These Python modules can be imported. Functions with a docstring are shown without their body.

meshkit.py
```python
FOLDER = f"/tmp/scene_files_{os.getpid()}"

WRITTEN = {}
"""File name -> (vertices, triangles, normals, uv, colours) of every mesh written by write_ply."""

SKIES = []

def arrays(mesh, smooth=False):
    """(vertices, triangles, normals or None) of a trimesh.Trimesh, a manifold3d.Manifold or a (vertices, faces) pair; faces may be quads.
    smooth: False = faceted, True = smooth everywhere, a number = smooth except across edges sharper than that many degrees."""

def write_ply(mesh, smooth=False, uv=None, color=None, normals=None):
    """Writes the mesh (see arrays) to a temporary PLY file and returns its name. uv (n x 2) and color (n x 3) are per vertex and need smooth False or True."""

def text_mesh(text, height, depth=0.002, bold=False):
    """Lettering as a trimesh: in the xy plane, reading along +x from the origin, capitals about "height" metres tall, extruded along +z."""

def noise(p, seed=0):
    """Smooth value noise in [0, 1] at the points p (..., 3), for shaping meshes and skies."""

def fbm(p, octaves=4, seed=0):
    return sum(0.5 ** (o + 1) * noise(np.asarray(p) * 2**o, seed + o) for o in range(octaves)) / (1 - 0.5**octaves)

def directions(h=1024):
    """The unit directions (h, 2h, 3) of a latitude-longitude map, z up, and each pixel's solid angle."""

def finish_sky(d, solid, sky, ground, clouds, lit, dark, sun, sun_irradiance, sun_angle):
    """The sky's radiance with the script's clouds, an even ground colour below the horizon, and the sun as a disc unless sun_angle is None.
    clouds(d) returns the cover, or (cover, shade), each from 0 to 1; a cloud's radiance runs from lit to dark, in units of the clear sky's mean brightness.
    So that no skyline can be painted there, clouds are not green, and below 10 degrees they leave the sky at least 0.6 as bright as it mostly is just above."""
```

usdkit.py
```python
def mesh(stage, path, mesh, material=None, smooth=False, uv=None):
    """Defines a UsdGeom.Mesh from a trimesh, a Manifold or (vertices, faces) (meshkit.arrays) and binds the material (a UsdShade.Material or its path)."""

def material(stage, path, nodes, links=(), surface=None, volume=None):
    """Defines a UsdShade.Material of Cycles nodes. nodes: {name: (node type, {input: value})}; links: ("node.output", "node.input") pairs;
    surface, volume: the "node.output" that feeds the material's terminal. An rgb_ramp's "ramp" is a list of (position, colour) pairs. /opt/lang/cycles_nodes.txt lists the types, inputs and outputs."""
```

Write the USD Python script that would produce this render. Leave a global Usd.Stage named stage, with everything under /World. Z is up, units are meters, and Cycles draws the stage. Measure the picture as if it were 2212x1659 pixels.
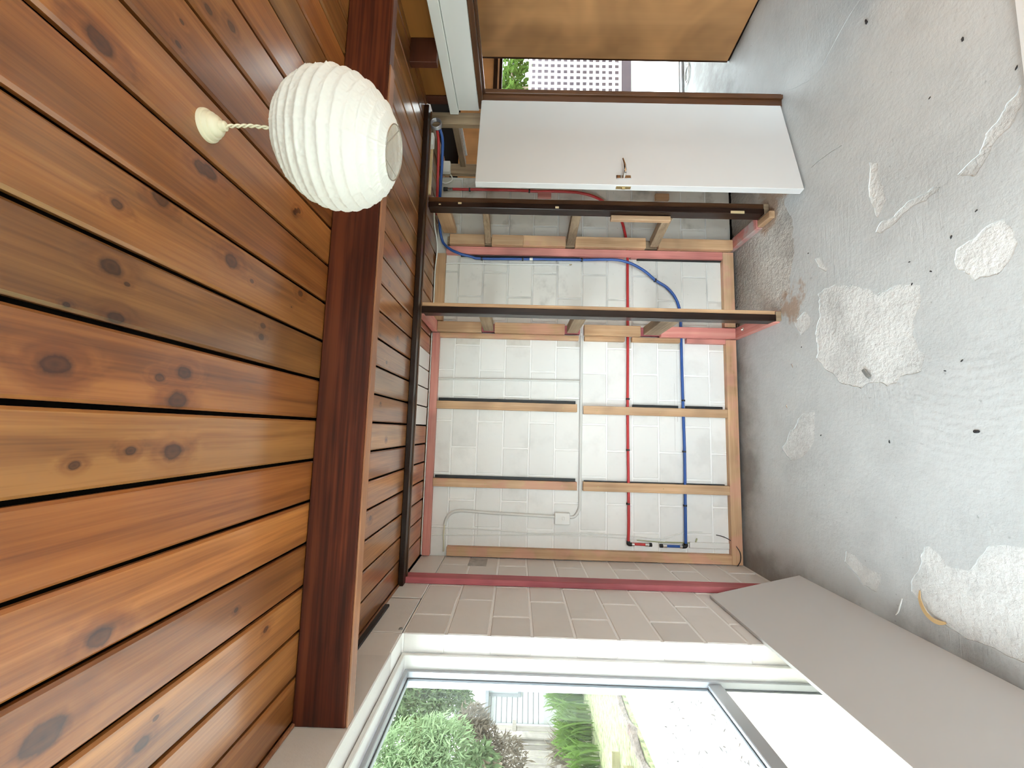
import math, random
import numpy as np, trimesh, usdkit, meshkit
from pxr import Usd, UsdGeom, UsdLux, UsdShade, Gf, Sdf, Vt
from shapely.geometry import Polygon, Point, box as sbox
from shapely.ops import unary_union

stage = Usd.Stage.CreateInMemory()
UsdGeom.SetStageUpAxis(stage, 'Z'); UsdGeom.SetStageMetersPerUnit(stage, 1.0)
UsdGeom.Xform.Define(stage, '/World'); UsdGeom.Scope.Define(stage, '/World/Looks')
random.seed(7); RNG = np.random.default_rng(7)

# ------------------------------------------------------------------ camera (held sideways: the photo lies on its side)
FPX, YAW, PITCH, ROLL, EYE = 899.45, 0.1107, 0.0119, 0.0268, 1.7192
EXPOSURE = 1.84
SKY = 1.0
SUN = 0.35
cam = UsdGeom.Camera.Define(stage, '/World/camera')
_F = np.array([math.sin(YAW)*math.cos(PITCH), math.cos(YAW)*math.cos(PITCH), math.sin(PITCH)])
_R0 = np.array([math.cos(YAW), -math.sin(YAW), 0.]); _U0 = np.cross(_R0, _F)
_R = math.cos(ROLL)*_R0 + math.sin(ROLL)*_U0; _U = -math.sin(ROLL)*_R0 + math.cos(ROLL)*_U0
_m = Gf.Matrix4d(1)
for _i, _v in enumerate((-_U, _R, -_F, np.array([0, 0, EYE]))): _m.SetRow3(_i, Gf.Vec3d(*map(float, _v)))
cam.AddTransformOp().Set(_m)
cam.CreateHorizontalApertureAttr(36.0); cam.CreateVerticalApertureAttr(27.0)
cam.CreateFocalLengthAttr(FPX/2212*36.0); cam.CreateClippingRangeAttr(Gf.Vec2f(0.02, 500)); cam.CreateExposureAttr(EXPOSURE)

# ------------------------------------------------------------------ bright overcast sky with a soft sun
dome = UsdLux.DomeLight.Define(stage, '/World/sky'); dome.CreateIntensityAttr(SKY); dome.CreateColorAttr(Gf.Vec3f(0.87, 0.935, 1.0))
sun = UsdLux.DistantLight.Define(stage, '/World/sun'); sun.CreateIntensityAttr(SUN); sun.CreateAngleAttr(4.0); sun.CreateColorAttr(Gf.Vec3f(1, 0.95, 0.86))
sun.AddRotateXYZOp().Set(Gf.Vec3f(0, 38, -25))

# ------------------------------------------------------------------ helpers
_used = {}
def uniq(parent, name):
    k = _used.get((parent, name), 0); _used[(parent, name)] = k + 1
    return f'{parent}/{name}' + (f'_{k:03d}' if k else '')
def lin(r, g, b):
    f = lambda c: (c/255/12.92) if c/255 <= .04045 else ((c/255+.055)/1.055)**2.4
    return (f(r), f(g), f(b))
def tag(p, label=None, cat=None, group=None, kind=None):
    for k, v in (('label', label), ('category', cat), ('group', group), ('kind', kind)):
        if v: p.SetCustomDataByKey(k, v)
    return p
def path_of(p): return p if isinstance(p, str) else str(p.GetPath())
_orig = {}
def thing(name, label, cat=None, loc=(0, 0, 0), group=None, kind=None):
    x = UsdGeom.Xform.Define(stage, uniq('/World', name))
    x.AddTranslateOp().Set(Gf.Vec3d(*map(float, loc))); _orig[str(x.GetPath())] = np.array(loc, float)
    return tag(x.GetPrim(), label, cat, group, kind)
def struct(name, label, loc=(0, 0, 0)): return thing(name, label, None, loc, None, 'structure')
def obj(name, vf, mat, parent='/World', smooth=False, label=None):
    pp = path_of(parent); v, f = (np.asarray(vf[0], float), np.asarray(vf[1], int)) if isinstance(vf, tuple) else (np.asarray(vf.vertices), np.asarray(vf.faces))
    o = next((_orig[q] for q in (pp, pp.rsplit('/', 1)[0]) if q in _orig), np.zeros(3))
    m = usdkit.mesh(stage, uniq(pp, name), (v - o, f), mat, smooth=smooth)
    if label: m.GetPrim().SetCustomDataByKey('label', label)
    return m.GetPrim()
# chamfered box template
def _tmpl():
    pts = []
    for sx in (-1, 1):
        for sy in (-1, 1):
            for sz in (-1, 1):
                for a in range(3):
                    p = np.array([sx, sy, sz], float)*.8; p[a] = np.sign(p[a]); pts.append(p)
    pts = np.array(pts); from scipy.spatial import ConvexHull
    h = ConvexHull(pts); f = h.simplices.copy()
    for i, t in enumerate(f):
        a, b, c = pts[t]
        if np.dot(np.cross(b-a, c-a), a+b+c) < 0: f[i] = t[::-1]
    return pts, f
_TP, _TF = _tmpl()
def cbox(x0, x1, y0, y1, z0, z1, c=.003):
    h = np.array([x1-x0, y1-y0, z1-z0])/2; m = np.array([x0+x1, y0+y1, z0+z1])/2; c = min(c, h.min()*.6)
    s = np.sign(_TP); big = np.abs(_TP) > .9
    return (m + s*np.where(big, h, h-c), _TF)
def boxv(x0, x1, y0, y1, z0, z1):
    b = trimesh.creation.box(bounds=[[x0, y0, z0], [x1, y1, z1]]); return (np.array(b.vertices), np.array(b.faces))
def join(*ms):
    v, f, n = [], [], 0
    for a, b in ms: v.append(a); f.append(np.asarray(b)+n); n += len(a)
    return (np.vstack(v), np.vstack(f))
def rotv(vf, ang, axis, at):
    M = trimesh.transformations.rotation_matrix(ang, axis, at); return (vf[0] @ M[:3, :3].T + M[:3, 3], vf[1])
def smoothpath(p, n=6):
    p = np.asarray(p, float); 
    if len(p) < 3: return p
    q = np.vstack([2*p[0]-p[1], p, 2*p[-1]-p[-2]]); out = []
    for i in range(1, len(q)-2):
        for t in np.linspace(0, 1, n, endpoint=False):
            a, b, c, d = q[i-1:i+3]
            out.append(.5*((2*b)+(-a+c)*t+(2*a-5*b+4*c-d)*t*t+(-a+3*b-3*c+d)*t**3))
    return np.array(out+[p[-1]])
def tube(p, r, sides=10, smooth_n=0, caps=True):
    n0 = len(p); p = smoothpath(p, smooth_n) if smooth_n else np.asarray(p, float)
    r = np.full(len(p), r) if np.ndim(r) == 0 else np.interp(np.linspace(0, 1, len(p)), np.linspace(0, 1, n0), r)
    t = np.gradient(p, axis=0); t /= np.linalg.norm(t, axis=1, keepdims=True)+1e-12
    a = np.cross(t[0], [0, 0, 1.] if abs(t[0][2]) < .9 else [1., 0, 0]); a /= np.linalg.norm(a)
    A = []
    for i in range(len(p)):
        a = a - t[i]*np.dot(a, t[i]); a /= np.linalg.norm(a)+1e-12; A.append(a)
    A = np.array(A); B = np.cross(t, A); th = np.arange(sides)/sides*2*np.pi
    v = p[:, None]+r[:, None, None]*(np.cos(th)[None, :, None]*A[:, None]+np.sin(th)[None, :, None]*B[:, None]); v = v.reshape(-1, 3); f = []
    for i in range(len(p)-1):
        for j in range(sides):
            a0, a1 = i*sides+j, i*sides+(j+1) % sides; f += [[a0, a1, a1+sides], [a0, a1+sides, a0+sides]]
    if caps:
        v = np.vstack([v, p[0], p[-1]]); n = len(v); e = (len(p)-1)*sides
        for j in range(sides): f += [[n-2, (j+1) % sides, j], [n-1, e+j, e+(j+1) % sides]]
    return (v, np.array(f))
def lathe(prof, at, sides=32, axis='z'):
    prof = np.asarray(prof, float); th = np.arange(sides)/sides*2*np.pi; v = []
    for r, z in prof: v.append(np.stack([r*np.cos(th), r*np.sin(th), np.full(sides, z)], 1))
    v = np.vstack(v); f = []
    for i in range(len(prof)-1):
        for j in range(sides):
            a, b = i*sides+j, i*sides+(j+1) % sides; f += [[a, b, b+sides], [a, b+sides, a+sides]]
    if axis == 'y': v = v[:, [0, 2, 1]]*[1, 1, 1]; f = [t[::-1] for t in f]
    if axis == 'x': v = v[:, [2, 0, 1]]
    return (v+np.asarray(at, float), np.array(f))
def extrude(poly, z0, z1):
    ms = []
    for g in getattr(poly, 'geoms', [poly]):
        if g.area < 1e-7: continue
        m = trimesh.creation.extrude_polygon(g, z1-z0, engine='earcut'); m.apply_translation([0, 0, z0]); ms.append((np.array(m.vertices), np.array(m.faces)))
    return join(*ms)

# ------------------------------------------------------------------ materials
def M(name, nodes, links, surface='p.BSDF'): return usdkit.material(stage, '/World/Looks/'+name, nodes, links, surface=surface)
def plain(name, col, rough=.5, metallic=0, var=.06, scale=18, bump=0, bscale=80, **kw):
    if var <= .06 and not bump: return M(name, {'p': ('principled_bsdf', dict(base_color=tuple(col), roughness=rough, metallic=metallic, **kw))}, [])
    c = np.array(col); nodes = {'g': ('geometry', {}), 'n': ('noise_texture', {'scale': scale, 'detail': 2.5}), 'r': ('rgb_ramp', {'ramp': [(.3, tuple(c*(1-var))), (.7, tuple(np.minimum(c*(1+var), 1)))]}),
             'p': ('principled_bsdf', dict(roughness=rough, metallic=metallic, **kw))}
    links = [('g.position', 'n.vector'), ('n.fac', 'r.fac'), ('r.color', 'p.base_color')]
    if bump:
        nodes['bn'] = ('noise_texture', {'scale': bscale, 'detail': 4.}); nodes['b'] = ('bump', {'strength': 1., 'distance': bump})
        links += [('g.position', 'bn.vector'), ('bn.fac', 'b.height'), ('b.normal', 'p.normal')]
    return M(name, nodes, links)
AX = {'x': (.022, 1, 1), 'y': (1, .022, 1), 'z': (1, 1, .022)}
def wood(name, axis, dark, mid, light, freq=70, rough=.6, knots=(), tint=1., coat=0., pattern=1., stain=None, bump=0, spec=.5, blotch=(2.3, 2.3, 2.3), contrast=1.):
    """Sawn timber with its grain along AXIS; knots are (x, y, radius) in plan on boards."""
    sc = np.array(AX[axis])*freq
    N = {'g': ('geometry', {}), 'o': ('object_info', {}), 'rs': ('vector_math', {'math_type': 'scale', 'vector1': (31., 17., 23.)}),
         'add': ('vector_math', {'math_type': 'add'}), 'mp': ('mapping', {'scale': tuple(sc)}),
         'warp': ('noise_texture', {'scale': 3.2, 'detail': 1.}), 'wm': ('math', {'math_type': 'multiply', 'value2': 2.2}),
         'n1': ('noise_texture', {'dimensions': '4D', 'scale': .32, 'detail': 3.5, 'roughness': .62, 'distortion': .5}),
         'n2': ('noise_texture', {'scale': 2.6, 'detail': 2., 'roughness': .6}),
         'bgm': ('mapping', {'scale': blotch}), 'big': ('noise_texture', {'scale': 1., 'detail': 2., 'distortion': .6}),
         'mx': ('math', {'math_type': 'multiply_add', 'value2': .72}), 'm2': ('math', {'math_type': 'multiply', 'value2': .28}),
         'ramp': ('rgb_ramp', {'ramp': [(.5-.2/contrast, dark), (.5-.03/contrast, mid), (.5+.12/contrast, light), (min(1, .5+.3/contrast), tuple(np.array(light)*1.06))]}),
         'bigr': ('rgb_ramp', {'ramp': [(.3, (.66*tint, .64*tint, .62*tint)), (.68, (1.12*tint, 1.1*tint, 1.06*tint))]}),
         'mul': ('mix_color', {'blend_type': 'multiply', 'fac': 1.0}),
         'p': ('principled_bsdf', {'roughness': rough, 'coat_weight': coat, 'coat_roughness': .18, 'specular_ior_level': spec})}
    Lk = [('o.random', 'rs.scale'), ('g.position', 'add.vector1'), ('rs.vector', 'add.vector2'), ('add.vector', 'mp.vector'), ('mp.vector', 'n1.vector'), ('mp.vector', 'n2.vector'), ('add.vector', 'warp.vector'), ('warp.fac', 'wm.value1'),
          ('add.vector', 'bgm.vector'), ('bgm.vector', 'big.vector'), ('n1.fac', 'mx.value1'), ('n2.fac', 'm2.value1'), ('m2.value', 'mx.value3'), ('mx.value', 'ramp.fac'), ('big.fac', 'bigr.fac'),
          ('ramp.color', 'mul.a'), ('bigr.color', 'mul.b')]
    if bump:
        N['b'] = ('bump', {'strength': .6, 'distance': bump}); N['n3'] = ('noise_texture', {'scale': .9, 'detail': 1.}); Lk += [('mp.vector', 'n3.vector'), ('n3.fac', 'b.height'), ('b.normal', 'p.normal')]
    out = 'mul.result'; wsrc = 'wm.value'
    if len(knots):
        prev = None
        for i, (kx, ky, kr) in enumerate(knots):
            N[f's{i}'] = ('vector_math', {'math_type': 'subtract', 'vector2': (kx, ky, 0.)})
            N[f'c{i}'] = ('vector_math', {'math_type': 'multiply', 'vector2': (1/kr, .68/kr, 0.)})
            N[f'l{i}'] = ('vector_math', {'math_type': 'length'})
            Lk += [('g.position', f's{i}.vector1'), (f's{i}.vector', f'c{i}.vector1'), (f'c{i}.vector', f'l{i}.vector1')]
            if prev:
                N[f'mn{i}'] = ('math', {'math_type': 'minimum'}); Lk += [(prev, f'mn{i}.value1'), (f'l{i}.value', f'mn{i}.value2')]; prev = f'mn{i}.value'
            else: prev = f'l{i}.value'
        N['kn'] = ('noise_texture', {'scale': 55., 'detail': 3.}); N['kd'] = ('math', {'math_type': 'multiply_add', 'value2': .7})
        N['ks'] = ('math', {'math_type': 'subtract', 'value2': .35})
        N['kr'] = ('rgb_ramp', {'ramp': [(0, (.22, .18, .17)), (.16, (.32, .25, .22)), (.27, (.2, .15, .13)), (.33, (.55, .46, .4)), (.45, (.86, .8, .74)), (.62, (.8, .72, .66)), (1, (1, 1, 1))]})
        N['kf'] = ('math', {'math_type': 'multiply', 'value2': .33}); N['km'] = ('mix_color', {'blend_type': 'multiply', 'fac': 1.})
        N['kw'] = ('map_range', {'range_type': 'smoothstep', 'from_min': .4, 'from_max': 4.2, 'to_min': 1.9, 'to_max': 0.})
        N['ka'] = ('math', {'math_type': 'add'})
        Lk += [('g.position', 'kn.vector'), ('kn.fac', 'kd.value1'), (prev, 'kd.value3'), ('kd.value', 'ks.value1'), ('ks.value', 'kf.value1'), ('kf.value', 'kr.fac'), (out, 'km.a'), ('kr.color', 'km.b'),
               (prev, 'kw.value'), ('wm.value', 'ka.value1'), ('kw.result', 'ka.value2')]
        out = 'km.result'; wsrc = 'ka.value'
    Lk.append((wsrc, 'n1.w'))
    if stain is not None:   # (colour, amount): dye or dirt blotches
        N['sn'] = ('noise_texture', {'scale': 7., 'detail': 4.}); N['sr'] = ('map_range', {'range_type': 'smoothstep', 'from_min': .42, 'from_max': .62, 'to_max': stain[1]})
        N['sm'] = ('mix_color', {'blend_type': 'mix', 'b': stain[0]})
        Lk += [('add.vector', 'sn.vector'), ('sn.fac', 'sr.value'), ('sr.result', 'sm.fac'), (out, 'sm.a')]; out = 'sm.result'
    Lk.append((out, 'p.base_color'))
    return M(name, N, Lk)

PINE = dict(dark=(.42, .235, .115), mid=(.57, .36, .205), light=(.66, .45, .28))
PINK = dict(dark=(.52, .17, .16), mid=(.66, .25, .225), light=(.73, .34, .29))
ROSE = dict(dark=(.36, .075, .09), mid=(.48, .12, .145), light=(.55, .17, .19))
OLD = dict(dark=(.17, .115, .07), mid=(.29, .205, .13), light=(.40, .30, .20))
DARK = dict(dark=(.010, .0045, .003), mid=(.018, .008, .0055), light=(.028, .013, .009))
pine = {a: wood('pine_'+a, a, **PINE) for a in 'xyz'}
pinky = {a: wood('pine_pinkish_'+a, a, stain=((.62, .29, .22), .5), **PINE) for a in 'xyz'}
pink = {a: wood('pink_pine_'+a, a, **PINK) for a in 'xyz'}
rose = {a: wood('rose_pine_'+a, a, **ROSE) for a in 'xyz'}
old = {a: wood('old_timber_'+a, a, rough=.8, **OLD) for a in 'xyz'}
brown = {a: wood('brown_paint_'+a, a, rough=.26, freq=40, spec=.28, **DARK) for a in 'xyz'}
brown_mid = {a: wood('brown_varnish_'+a, a, rough=.3, dark=(.05, .018, .008), mid=(.085, .033, .013), light=(.12, .05, .02)) for a in 'xyz'}
beamwood = wood('beam_wood', 'x', (.045, .009, .004), (.095, .022, .009), (.13, .034, .014), freq=95, rough=.42, coat=.2)
beam_low = wood('beam_pale_edge', 'x', (.20, .075, .035), (.32, .14, .07), (.45, .22, .11), freq=60, rough=.5)
rafter = wood('dark_rafter', 'x', (.04, .008, .004), (.075, .018, .008), (.1, .026, .012), freq=60, rough=.5)
hard = wood('hardboard', 'z', (.68, .355, .145), (.74, .395, .165), (.79, .43, .185), freq=14, rough=.5)
hard_dark = wood('hardboard_upper', 'y', (.33, .13, .03), (.39, .16, .04), (.45, .19, .05), freq=14, rough=.5)
black = plain('black_rubber', (.008, .008, .009), .5)
unlit_black = plain('dark_void', (.006, .004, .003), .9, specular_ior_level=.03)  # near-black put in for the darkness of unlit gaps and the hall
white = plain('white_gloss', (.78, .78, .765), .35, var=.02)
white_trim = plain('white_trim', (.74, .745, .73), .4, var=.02)
plastic = plain('white_plastic', (.76, .76, .73), .35, var=.03)
cream = plain('cream_plastic', (.74, .69, .53), .3, var=.02)
red = plain('red_plastic', (.50, .030, .032), .35)
blue = plain('blue_plastic', (.020, .085, .33), .35)
chrome = plain('chrome', (.72, .71, .70), .12, 1.0)
steel = plain('dull_steel', (.42, .38, .33), .4, 1.0)
brass = plain('brass_sheet', (.5, .4, .2), .4, 1.0)
alu = plain('window_aluminium', (.40, .42, .45), .4, .3, var=.03)
alu_dark = plain('window_aluminium_dark', (.10, .11, .12), .4, .3, var=.03)
boardgrey = plain('pale_board', (.565, .56, .555), .55, var=.02, scale=3)
darkchip = plain('dark_chip', (.02, .02, .022), .6)
greychip = plain('grey_plastic', (.2, .2, .19), .5)
shav = plain('tan_shaving', (.62, .42, .2), .5)
def glass_mat(name, tint):
    return M(name, {'t': ('transparent_bsdf', {'color': tint}), 'g': ('glossy_bsdf', {'color': (1, 1, 1), 'roughness': 0.}), 'lw': ('layer_weight', {'blend': .5}), 'pw': ('math', {'math_type': 'power', 'value2': 4.}), 'f': ('math', {'math_type': 'multiply_add', 'value2': .6, 'value3': .025}), 'm': ('mix_closure', {})},
             [('lw.facing', 'pw.value1'), ('pw.value', 'f.value1'), ('f.value', 'm.fac'), ('t.BSDF', 'm.closure1'), ('g.BSDF', 'm.closure2')], 'm.closure')
glass = glass_mat('window_glass', (.93, .96, .95))
frosted = M('frosted_glass', {'t': ('translucent_bsdf', {'color': (.86, .85, .76)}), 'd': ('diffuse_bsdf', {'color': (.5, .5, .45)}), 'm': ('mix_closure', {'fac': .25})}, [('t.BSDF', 'm.closure1'), ('d.BSDF', 'm.closure2')], 'm.closure')

def block_mat(name, col, dirt, dirtcol=(.16, .14, .11), lo=.5, hi=.72):
    """Painted concrete block: a sandy face under paint, with grime in blotches."""
    return M(name, {'g': ('geometry', {}), 'o': ('object_info', {}), 'tone': ('map_range', {'to_min': .93, 'to_max': 1.03}),
                    'b1': ('noise_texture', {'scale': 110., 'detail': 2., 'roughness': .6}), 'b2': ('noise_texture', {'scale': 14., 'detail': 1.}), 'ba': ('math', {'math_type': 'multiply_add', 'value2': .25}), 'b': ('bump', {'strength': .55, 'distance': .004}),
                    'd1': ('noise_texture', {'scale': 3.1, 'detail': 4., 'roughness': .65}), 'dr': ('map_range', {'range_type': 'smoothstep', 'from_min': lo, 'from_max': hi, 'to_max': dirt}),
                    'd2': ('noise_texture', {'scale': 46., 'detail': 2.5}), 'dr2': ('map_range', {'from_min': .70, 'from_max': .80, 'to_max': dirt*.7}),
                    'mx': ('math', {'math_type': 'maximum'}), 'c': ('vector_math', {'math_type': 'scale', 'vector1': col}),
                    'm': ('mix_color', {'blend_type': 'mix', 'b': dirtcol}), 'p': ('principled_bsdf', {'roughness': .5, 'specular_ior_level': .35})},
             [('g.position', 'b1.vector'), ('g.position', 'b2.vector'), ('b1.fac', 'ba.value1'), ('b2.fac', 'ba.value3'), ('ba.value', 'b.height'), ('b.normal', 'p.normal'), ('g.position', 'd1.vector'), ('d1.fac', 'dr.value'),
              ('g.position', 'd2.vector'), ('d2.fac', 'dr2.value'), ('dr.result', 'mx.value1'), ('dr2.result', 'mx.value2'), ('mx.value', 'm.fac'), ('o.random', 'tone.value'), ('tone.result', 'c.scale'), ('c.vector', 'm.a'), ('m.result', 'p.base_color')])
blk = block_mat('painted_block', (.81, .805, .78), .12)
blk_dirty = block_mat('grimy_block', (.72, .70, .65), .55, lo=.55, hi=.8)
blk_vdirty = block_mat('very_grimy_block', (.64, .61, .55), .75, lo=.5, hi=.78)
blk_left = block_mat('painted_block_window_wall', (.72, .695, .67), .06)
mortar = plain('painted_mortar', (.86, .855, .84), .6, var=.03)
mortar_dirty = plain('grimy_mortar', (.60, .59, .56), .7, var=.25, scale=4)

# ------------------------------------------------------------------ dimensions (metres); the camera stands at x = y = 0
XL, XR, YB, ZC, YF = -.946, 2.27, 3.244, 2.40, -1.9
Y_WIN0, Y_WIN1, Z_HEAD = -1.2, 2.04, 2.218     # window opening in the left wall
W_BOARD, X_BOARD = .1369, .5665

# ------------------------------------------------------------------ floor: concrete slab with a thin levelling screed that has broken away in patches
def concrete(name, col, var, bump, trowel, rough=.55):
    c = np.array(col)
    N = {'g': ('geometry', {}), 'n': ('noise_texture', {'scale': 2.2, 'detail': 5., 'roughness': .66}), 'r': ('rgb_ramp', {'ramp': [(.3, tuple(c*(1-var))), (.52, tuple(c)), (.72, tuple(c*(1+var*.5)))]}),
         'sp': ('noise_texture', {'scale': 42., 'detail': 3.}), 'spr': ('map_range', {'from_min': .68, 'from_max': .75, 'to_max': .35}), 'spm': ('mix_color', {'blend_type': 'mix', 'b': tuple(c*.35)}),
         'bn': ('noise_texture', {'scale': 34., 'detail': 3.5, 'roughness': .65}), 'ctr': ('vector_math', {'math_type': 'subtract', 'vector2': (.62, 1.55, 0.)}), 'wp': ('noise_texture', {'scale': 1.4, 'detail': 2.}),
         'wv': ('wave_texture', {'wave_type': 'rings', 'rings_direction': 'z', 'scale': 8.5, 'distortion': 4.2, 'detail': 2., 'detail_scale': 2.2, 'detail_roughness': .6}),
         'dl': ('vector_math', {'math_type': 'length'}), 'dm': ('map_range', {'range_type': 'smoothstep', 'from_min': .9, 'from_max': .45}), 'mk0': ('math', {'math_type': 'multiply'}), 'xm': ('map_range', {'range_type': 'smoothstep', 'from_min': .5, 'from_max': .25}), 'mk': ('math', {'math_type': 'multiply'}), 'sm': ('mapping', {'rotation': (0, 0, .55), 'scale': (5., 48., 5.)}), 'sn': ('noise_texture', {'scale': 1., 'detail': 2., 'distortion': .8}), 's2': ('math', {'math_type': 'multiply'}), 'sm2': ('map_range', {'range_type': 'smoothstep', 'from_min': .45, 'from_max': .7}), 'sa': ('math', {'math_type': 'multiply_add', 'value2': trowel*1.5}), 'wm': ('math', {'math_type': 'multiply', 'value2': trowel}), 'ma': ('math', {'math_type': 'add'}), 'mask': ('map_range', {'range_type': 'smoothstep', 'from_min': .3, 'from_max': .6}), 'mm': ('math', {'math_type': 'multiply'}),
         'b': ('bump', {'strength': .8, 'distance': bump}), 'p': ('principled_bsdf', {'roughness': rough, 'specular_ior_level': .4}),
         # grime and painted corner shade along the foot of the walls and sawdust about the two posts
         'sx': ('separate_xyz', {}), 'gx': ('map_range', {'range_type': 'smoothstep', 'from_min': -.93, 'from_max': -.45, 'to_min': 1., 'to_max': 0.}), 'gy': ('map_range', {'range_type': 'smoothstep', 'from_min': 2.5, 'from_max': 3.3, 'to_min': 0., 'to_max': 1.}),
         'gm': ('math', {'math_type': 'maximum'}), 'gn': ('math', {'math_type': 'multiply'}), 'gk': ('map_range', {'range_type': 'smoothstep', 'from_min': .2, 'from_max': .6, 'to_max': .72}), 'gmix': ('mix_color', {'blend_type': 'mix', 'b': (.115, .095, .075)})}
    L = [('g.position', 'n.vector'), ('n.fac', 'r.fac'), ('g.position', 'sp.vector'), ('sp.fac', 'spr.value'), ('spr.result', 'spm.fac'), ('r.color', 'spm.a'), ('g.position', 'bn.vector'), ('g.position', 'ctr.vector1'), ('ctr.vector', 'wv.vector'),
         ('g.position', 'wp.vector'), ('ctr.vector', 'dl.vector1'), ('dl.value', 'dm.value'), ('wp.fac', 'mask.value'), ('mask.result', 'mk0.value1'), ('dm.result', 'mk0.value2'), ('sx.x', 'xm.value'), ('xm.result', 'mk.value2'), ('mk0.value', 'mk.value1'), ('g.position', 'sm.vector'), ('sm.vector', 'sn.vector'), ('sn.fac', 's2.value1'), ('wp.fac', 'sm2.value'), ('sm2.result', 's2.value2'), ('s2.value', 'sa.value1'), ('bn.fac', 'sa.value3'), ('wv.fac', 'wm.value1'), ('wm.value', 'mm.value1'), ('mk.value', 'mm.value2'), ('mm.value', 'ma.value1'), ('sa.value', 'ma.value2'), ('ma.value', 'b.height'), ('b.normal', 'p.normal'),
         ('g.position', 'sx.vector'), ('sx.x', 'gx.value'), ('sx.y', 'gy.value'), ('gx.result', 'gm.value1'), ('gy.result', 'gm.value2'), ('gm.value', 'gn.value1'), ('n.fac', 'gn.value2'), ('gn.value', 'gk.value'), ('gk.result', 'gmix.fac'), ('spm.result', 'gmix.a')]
    prev = 'gmix.result'
    for i, (px, py, rr) in enumerate(((.825, 2.625, .13), (1.63, 2.72, .19))):
        N[f'ps{i}'] = ('vector_math', {'math_type': 'distance', 'vector2': (px, py, 0.)}); N[f'pn{i}'] = ('math', {'math_type': 'multiply_add', 'value2': -.9}); N[f'pr{i}'] = ('map_range', {'range_type': 'smoothstep', 'from_min': rr*.5-.45, 'from_max': rr*.85-.43, 'to_min': .75, 'to_max': 0.})
        N[f'pm{i}'] = ('mix_color', {'blend_type': 'mix', 'b': (.36, .22, .13)})
        L += [('g.position', f'ps{i}.vector1'), ('n.fac', f'pn{i}.value1'), (f'ps{i}.value', f'pn{i}.value3'), (f'pn{i}.value', f'pr{i}.value'), (f'pr{i}.result', f'pm{i}.fac'), (prev, f'pm{i}.a')]; prev = f'pm{i}.result'
    L.append((prev, 'p.base_color'))
    return M(name, N, L)
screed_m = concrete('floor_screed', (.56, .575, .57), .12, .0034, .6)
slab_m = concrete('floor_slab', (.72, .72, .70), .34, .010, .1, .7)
floor = struct('floor', 'bare grey concrete floor with broken patches of screed')
obj('slab', boxv(-1.14, 5.0, YF-.2, 4.28, -.2, -.0038), slab_m, floor, label='rough lighter concrete showing where the screed has broken away')
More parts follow.
